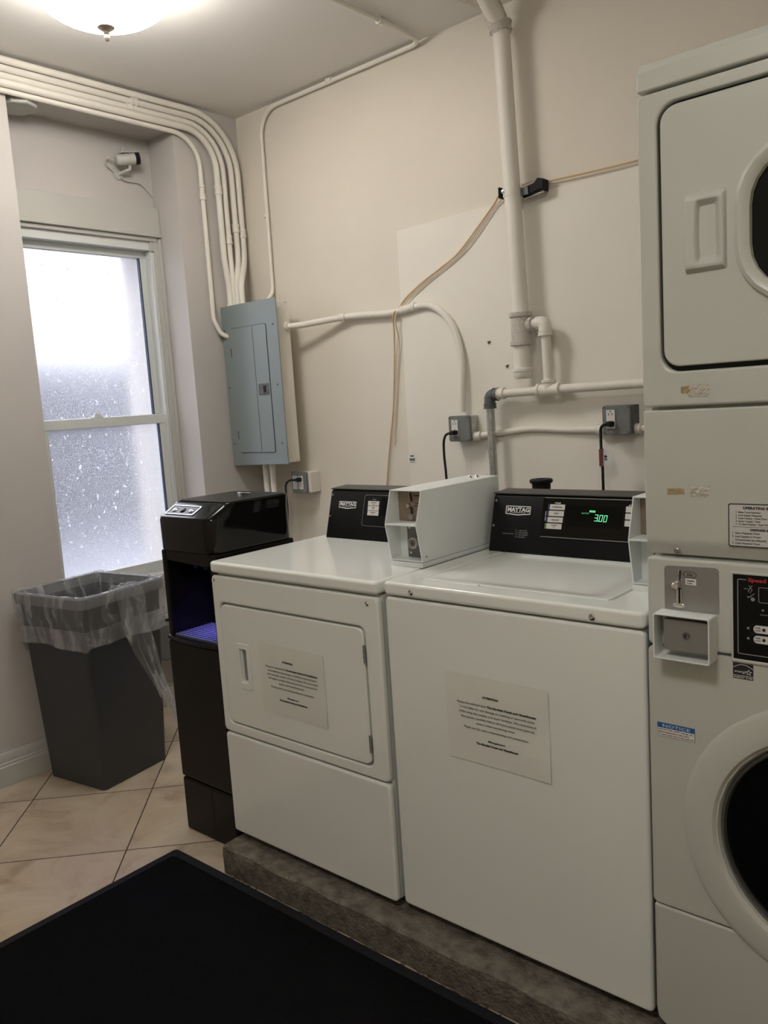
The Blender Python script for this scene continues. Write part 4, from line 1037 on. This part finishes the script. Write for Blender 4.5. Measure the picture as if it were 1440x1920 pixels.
# ------------------------------------------------------------------ wall board, vent pipe and water pipes
bm = prism(B(), [(-.980, .15), (1.9, .15), (1.9, 2.235), (-.965, 2.173)], 'z', 0, .012)
tag(obj('wall_board', bm, 'board', mx=front(0), bevel=.001), 'large painted board fixed flat on the back wall behind the washer', 'wall board')
vp = thing('vent_pipe', (-.33, -.075, 1.50), 'thick cream vertical pipe coming down the back wall, with tee and end cap', 'pipe')
PT = [(-.352, -.60, H+.02), (-.358, -.19, 2.862), (-.362, -.078, 2.79), (-.329, -.075, 1.74)]
obj('riser', tube(B(), fillet(PT[1:], .05), .0315, 24), 'pipe', vp)
bm = tube(B(), fillet([(-.45, -.32, H-.005), (-.375, -.13, 2.862), (-.362, -.078, 2.775)], .07), .0375, 24)
collar(bm, (-.362, -.078, 2.80), (-.3615, -.078, 2.765), .0385, .003)
obj('elbow', bm, 'pipe_rough', vp)
bm = tube(B(), [(-.330, -.075, 1.748), (-.3295, -.075, 1.634)], .0385, 28); tube(bm, [(-.330, -.075, 1.752), (-.330, -.075, 1.735)], .0445, 28); tube(bm, [(-.3295, -.075, 1.645), (-.3295, -.075, 1.628)], .0445, 28)
tube(bm, [(-.33, -.075, 1.704), (-.283, -.075, 1.704)], .0245, 20); tube(bm, [(-.292, -.075, 1.704), (-.278, -.075, 1.704)], .0285, 20)
obj('tee_fitting', bm, 'pipe_rough', vp, bevel=.002, seg=2)
obj('drop_stub', tube(B(), [(-.329, -.075, 1.64), (-.329, -.075, 1.53)], .0325, 24), 'pipe', vp)
bm = tube(B(), [(-.329, -.075, 1.542), (-.329, -.075, 1.528)], .0395, 24); tube(bm, [(-.329, -.075, 1.53), (-.329, -.075, 1.512), (-.329, -.075, 1.502)], [.037, .037, .030], 12)
obj('end_cap', bm, 'pipe', vp, bevel=.002)
bm = tube(B(), fillet([(-.28, -.075, 1.704), (-.228, -.075, 1.704), (-.2255, -.072, 1.62), (-.2225, -.070, 1.47)], [.035, .5]), .0185, 20)
obj('branch_pipe', bm, 'pipe', vp)
bm = tube(B(), fillet([(-.262, -.075, 1.704), (-.228, -.075, 1.704), (-.2265, -.075, 1.665)], .028), .0245, 20); collar(bm, (-.227, -.075, 1.672), (-.2265, -.075, 1.655), .0265)
obj('branch_elbow', bm, 'pipe', vp)
bm = tube(B(), [(-.268, -.070, 1.453), (-.178, -.070, 1.4535)], .0225, 20); tube(bm, [(-.272, -.070, 1.453), (-.260, -.070, 1.453)], .0265, 20); tube(bm, [(-.186, -.070, 1.453), (-.174, -.070, 1.453)], .0265, 20)
tube(bm, [(-.2225, -.070, 1.455), (-.2225, -.070, 1.487)], .0225, 20); tube(bm, [(-.2225, -.070, 1.480), (-.2225, -.070, 1.492)], .0265, 20)
wp = thing('water_pipe', (.1, -.07, 1.43), 'cream level pipe with a tee, running right behind the tall stack', 'pipe')
obj('tee_fitting', bm, 'pipe', wp, bevel=.002, seg=2)
obj('tube', tube(B(), [(-.462, -.070, 1.450), (-.22, -.070, 1.4535), (1.5, -.070, 1.462)], .0170, 20), 'pipe', wp)
bm = collar(B(), (-.452, -.070, 1.450), (-.420, -.070, 1.451), .0215, .002)
obj('coupling', bm, 'pipe', wp)
gp = thing('galvanized_pipe', (-.487, -.07, .90), 'bare galvanized pipe with a dark elbow, dropping behind the coin box', 'pipe')
obj('tube', tube(B(), [(-.4895, -.072, 1.425), (-.481, -.072, .60)], .0165, 20), 'galv', gp)
bm = tube(B(), fillet([(-.452, -.071, 1.449), (-.490, -.071, 1.449), (-.4895, -.072, 1.40)], .030), .0225, 20); collar(bm, (-.4895, -.072, 1.414), (-.4893, -.072, 1.394), .0245, .002); collar(bm, (-.470, -.071, 1.449), (-.450, -.071, 1.449), .0245, .002)
obj('elbow', bm, 'malleable', gp, bevel=.001)

# strap and bracket holding the riser
cl = thing('pipe_bracket', (-.30, -.08, 2.18), 'black and silver bracket strapping the thick pipe to the wall', 'pipe bracket')
bm = tube(B(), [(-.3452, -.0765, 2.216), (-.3445, -.0765, 2.180)], .0335, 24)
obj('strap', bm, 'pipe', cl)
bm = B(); box(bm, -.388, -.380, -.105, -.015, 2.178, 2.218); box(bm, -.394, -.388, -.09, -.03, 2.184, 2.212)
obj('hanger_plate', bm, 'rubber', cl, bevel=.003)
bm = prism(B(), [(-.312, 2.172), (-.232, 2.188), (-.224, 2.180), (-.220, 2.222), (-.245, 2.230), (-.262, 2.214), (-.312, 2.206)], 'y', -.060, -.016)
obj('clamp_jaw', bm, 'rubber', cl, bevel=.003)
obj('jaw_plate', bx(-.314, -.282, -.066, -.060, 2.178, 2.206), 'malleable', cl, bevel=.001)
bm = tube(B(), [(-.315, -.05, 2.168), (-.225, -.05, 2.178)], .004, 10); tube(bm, [(-.305, -.07, 2.214), (-.262, -.066, 2.226)], .0045, 10)
obj('clamp_bolt', bm, 'chrome', cl)
obj('strap_screw', lathe(B(), [(0, .005), (.006, .004), (.007, 0), (0, 0)], 12, front(-.107) @ Matrix.Translation((-.365, 2.197, 0))), 'chrome', cl)

# cables
def cable(name, pts, r, m_, label, cat='cable'):
    return tag(obj(name, tube(B(), spline(pts, 8), r, 8), m_), label, cat)
y_ = -.020
cable('tan_cable', [(1.2, y_, 2.225), (.45, y_, 2.215), (.11, y_, 2.212), (-.10, y_, 2.214), (-.24, y_, 2.218), (-.33, -.030, 2.214), (-.419, -.03, 2.214), (-.46, y_, 2.185), (-.517, y_, 2.134), (-.64, y_, 2.030), (-.730, y_, 1.985), (-.811, y_, 1.950), (-.88, y_, 1.915), (-.935, y_, 1.882), (-.968, y_, 1.850), (-.985, -.046, 1.82), (-1.0, -.028, 1.76), (-1.02, -.012, 1.65), (-1.045, -.010, 1.43), (-1.075, -.010, 1.28), (-1.10, -.010, 1.15), (-1.125, -.010, 1.0)], .0036, 'tan', 'thin tan cable swooping from the pipe bracket and down the wall behind the dryer')
cable('cream_cable', [(-.40, -.03, 2.208), (-.45, y_, 2.175), (-.51, y_, 2.118), (-.60, y_, 2.040), (-.70, y_, 1.985), (-.80, y_, 1.94), (-.90, y_, 1.885), (-.955, -.03, 1.846), (-.975, -.046, 1.80), (-.988, -.014, 1.70), (-1.008, -.010, 1.58), (-1.035, -.010, 1.40), (-1.055, -.010, 1.25)], .0030, 'cream_cable', 'thin cream cable hanging just beside the tan one on the back wall')

# ------------------------------------------------------------------ outlets
def duplex(t, xc, zc, y, flip=True):
    p = obj('receptacle', prism(B(), rrect(xc-.0165, xc+.0165, zc-.0335, zc+.0335, .002), 'z', 0, .004), 'device', t, bevel=.001, mx=front(y))
    bm = B()
    for s_ in (-1, 1):
        for dx in (-.0065, .0065): box(bm, xc+dx-.0012, xc+dx+.0012, y-.0046, y-.0038, zc+s_*.018-.004, zc+s_*.018+.004)
        lathe(bm, [(0, .0006), (.0025, .0005), (.0025, 0), (0, 0)], 12, front(y-.004) @ Matrix.Translation((xc, zc+s_*.018+.0105, 0)))
    obj('socket_holes', bm, 'dark_gap', p)
    return p
def outlet(x0, x1, z0, z1, y, label, double=False, body='boxgray', bodyx=None, rc=None):
    t = thing('outlet_box', ((x0+x1)/2, y/2, z0), label, 'outlet', 'outlets on the back wall')
    if bodyx: obj('box_body', bx(bodyx[0], bodyx[1], y+.016, -.0005, z0+.002, z1-.002), body, t, bevel=.003)
    obj('cover', prism(B(), rrect(x0, x1, z0, z1, .010), 'z', -.016, 0), 'boxgray', t, bevel=.003, mx=front(y))
    if double:
        for xc in (x0+(x1-x0)*.28, x0+(x1-x0)*.66): duplex(t, xc, (z0+z1)/2, y)
    else: duplex(t, x0+.034 if rc is None else rc, (z0+z1)/2+.003, y)
    for x in (x0+.008, x1-.008):
        for z in (z0+.008, z1-.008): obj('screw', lathe(B(), [(0, .002), (.003, .0015), (.004, 0), (0, 0)], 10, front(y) @ Matrix.Translation((x, z, 0))), 'malleable', t)
    return t
outlet(-1.678, -1.573, 1.028, 1.134, -.082, 'gray double outlet below the breaker panel with one black plug', True, 'pipe', (-1.672, -1.556))
outlet(-.696, -.589, 1.266, 1.372, -.078, 'gray outlet box left of the galvanized pipe with a black plug', False, 'galv', (-.690, -.590))
outlet(-.006, .100, 1.278, 1.384, -.078, 'gray outlet box right of the galvanized pipe, with a tagged black cord', False, 'malleable', (-.002, .105))
bm = collar(B(), (-.646, -.045, 1.408), (-.646, -.045, 1.368), .019)
def cord(pts, plug, label, r=.0052):
    t = thing('power_cord', Vector(pts[-1]), label, 'power cord', 'black power cords')
    obj('cable', tube(B(), spline(pts, 8), r, 12), 'cord', t)
    x, y, z = plug
    bm = loft(B(), [[(x+q[0]*s_, y-d, z+q[1]*s_) for q in rrect(-.013, .013, -.010, .010, .006, 3)] for d, s_ in ((0, 1), (.012, 1.05), (.022, .9), (.030, .6))])
    obj('plug', bm, 'cord', t)
    return t
cord([(-1.616, -.112, 1.096), (-1.640, -.125, 1.096), (-1.665, -.13, 1.080), (-1.672, -.13, 1.04), (-1.670, -.13, .96), (-1.668, -.14, .85), (-1.66, -.15, .6), (-1.5, -.25, .1), (-1.2, -.6, .02), (-.95, -.935, .05)], (-1.612, -.086, 1.096), 'black power cord plugged in under the breaker panel, leading to the water cooler')
cord([(-.664, -.10, 1.302), (-.680, -.112, 1.300), (-.694, -.112, 1.285), (-.702, -.11, 1.255), (-.702, -.11, 1.20), (-.698, -.11, 1.13), (-.692, -.12, 1.0), (-.66, -.3, .85), (-.6, -.55, .80), (-.55, -.665, .80)], (-.660, -.082, 1.303), 'black power cord dropping from the left outlet box behind the coin box')
tc_ = cord([(.026, -.10, 1.316), (.012, -.112, 1.314), (.004, -.112, 1.300), (.002, -.11, 1.27), (.003, -.11, 1.20), (.006, -.11, 1.14), (.008, -.13, 1.02), (.03, -.3, .9), (.08, -.55, .85), (.1, -.665, .85)], (.030, -.082, 1.318), 'black power cord with a maroon and white tag, dropping from the right outlet box')
obj('maroon_tag', bx(-.003, .010, -.1175, -.104, 1.168, 1.230), 'maroon', tc_)
tg = obj('white_tag', bx(.010, .036, -.112, -.1112, 1.168, 1.228), 'tag', tc_)
bm = lathe(B(), [(0, .0006), (.005, .0005), (.005, 0), (0, 0)], 10, front(-.112) @ Matrix.Translation((.020, 1.203, 0))); tube(bm, [(.015, -.1123, 1.190), (.026, -.1123, 1.196)], .0012, 6); tube(bm, [(.015, -.1123, 1.197), (.025, -.1123, 1.189)], .0012, 6)
obj('tag_mark', bm, 'ink', tg)
bm = B(); rows = []
for i in range(9):
    t_ = i/8; rows.append([bm.verts.new((.030+.014*t_+.012*k, -.111+.004*math.sin(k*2+t_*5), 1.226-.075*t_-.006*k)) for k in range(3)])
for a, b in zip(rows, rows[1:]):
    for k in range(2): bm.faces.new((a[k], a[k+1], b[k+1], b[k]))
obj('tag_film', bm, 'liner', tc_)

# barcode sticker on the board, wall plugs
bs = thing('barcode_sticker', (-.955, -.0125, 1.168), 'small white barcode sticker at the left edge of the wall board', 'sticker')
fb = front(-.0125)
obj('sticker_sheet', prism(B(), [(-.978, 1.166), (-.928, 1.166), (-.928, 1.216), (-.978, 1.216)], 'z', 0, .0004), 'paper', bs, mx=fb)
bm = B(); random.seed(5); x = -.968
while x < -.938:
    w = random.choice((.0008, .0014, .0022)); box(bm, x, x+w, 1.180, 1.192, .0005, .0008); x += w+random.choice((.0008, .0012))
for z, a, b in ((1.1765, -.962, -.942), (1.172, -.970, -.935)): box(bm, a, b, z, z+.0012, .0005, .0008)
text_bm(bm, 'NO. 1', -.9525, 1.198, .0060, .0005, 'CENTER', bold=.08) if False else box(bm, -.963, -.943, 1.199, 1.204, .0005, .0008)
obj('bar_print', bm, 'ink', bs, mx=fb, smooth=False)
for x, z, lb_ in ((-.519, 1.659, 'upper of two torn brown screw holes left of the thick pipe'), (-.438, 1.558, 'lower of two torn brown screw holes left of the thick pipe')):
    bm = tube(B(), [(x-.004, -.010, z-.004), (x, -.020, z), (x+.005, -.012, z+.004)], [.003, .004, .002], 8); tube(bm, [(x-.006, -.013, z-.002), (x+.007, -.013, z+.001)], .0015, 6)
    tag(obj('wall_plug', bm, 'debris'), lb_, 'wall plug', 'wall plugs')

# black pipe cap behind the washer
sp_ = thing('standpipe', (.008, -.55, HP), 'black flanged standpipe end poking up behind the washer console', 'standpipe')
obj('tube', tube(B(), [(.008, -.55, HP), (.008, -.55, 1.150)], .025, 20), 'pipe', sp_)
bm = lathe(B(), [(.014, 1.150), (.014, 1.168), (.018, 1.172), (.034, 1.171), (.0375, 1.167), (.036, 1.160), (.030, 1.157), (.029, 1.135), (.0255, 1.135)], 32, Matrix.Translation((.008, -.55, 0)))
obj('flange', bm, 'rubber', sp_)

# ------------------------------------------------------------------ security camera
sc = thing('security_camera', (XW, -.60, 2.55), 'small white security camera on the alcove wall above the window', 'security camera')
WX = frame((XW, 0, 0), (0, 1, 0), (0, 0, 1), (1, 0, 0))
bm = lathe(B(), [(0, .010), (.020, .010), (.026, .003), (.026, 0), (0, 0)], 24, WX @ Matrix.Translation((-.575, 2.580, 0)))
obj('mount_base', bm, 'trim', sc)
obj('mount_arm', tube(B(), spline([(XW+.008, -.575, 2.580), (XW+.04, -.560, 2.590), (XW+.055, -.545, 2.598), (XW+.055, -.545, 2.618)], 5), .007, 12), 'trim', sc)
ca, cb = Vector((XW+.045, -.610, 2.630)), Vector((XW+.080, -.505, 2.648))
dv = (cb-ca)
obj('camera_body', tube(B(), [ca, ca+dv*.03, ca+dv*.10, ca+dv*.80], [.010, .021, .0255, .0265], 24), 'trim', sc, bevel=.001)
obj('lens_hood', tube(B(), [ca+dv*.80, ca+dv*.98], [.0265, .0275], 24), 'rubber', sc)
bm = prism(B(), [(-.600, 2.656), (-.500, 2.672), (-.498, 2.676), (-.600, 2.661)], 'x', XW+.035, XW+.090)
obj('sunshield', bm, 'trim', sc, bevel=.001)
bm = B(); tube(bm, spline([(XW+.04, -.612, 2.630), (XW+.03, -.640, 2.640), (XW+.015, -.642, 2.615), (XW+.01, -.60, 2.585)], 6), .003, 8)
tube(bm, spline([(XW+.012, -.575, 2.570), (XW+.010, -.54, 2.555), (XW+.008, -.47, 2.555), (XW+.008, -.425, 2.525), (XW+.008, -.402, 2.500)], 6), .003, 8)
obj('camera_cable', bm, 'trim', sc)
bm = B(); box(bm, XW, XW+.012, -.548, -.522, 2.668, 2.715)
obj('cable_clip', bm, 'trim', sc, bevel=.005)

# ------------------------------------------------------------------ ceiling lamps
def bowl_lamp(x, y, m_, label):
    t = thing('ceiling_lamp', (x, y, 2.655), label, 'lamp')
    T_ = Matrix.Translation((x, y, 0)); TB = Matrix.Translation((x, y, -.045))
    obj('ceiling_pan', lathe(B(), [(0, H), (.15, H), (.16, H-.010), (.14, H-.022), (.0, H-.022)], 40, T_), 'brushnickel', t)
    obj('stem', lathe(B(), [(0, H-.02), (.008, H-.02), (.008, 2.70), (0, 2.70)], 12, T_), 'brushnickel', t)
    prof = [(.0, 2.746)]+[(0.232*math.sin(a)*.97, 2.870-.118*math.cos(a)) for a in [k*PI/2/14 for k in range(1, 15)]]+[(.229, 2.872), (.226, 2.873), (.219, 2.864)]
    obj('glass_bowl', lathe(B(), prof, 64, TB), m_, t)
    f = obj('finial', lathe(B(), [(0, 2.750), (.012, 2.749), (.026, 2.744), (.027, 2.741), (.020, 2.736), (.011, 2.730), (.008, 2.727), (.010, 2.725), (.008, 2.722), (.0065, 2.719), (.009, 2.714), (.009, 2.708), (.006, 2.702), (0, 2.700)], 32, TB), 'brushnickel', t)
bowl_lamp(-1.11, -1.25, 'lamp', 'white glass bowl ceiling lamp with a nickel finial at the top left')
bowl_lamp(.8, -3.0, 'lamp_fill', 'added fill lamp with a white glass bowl, out of view behind the viewer')
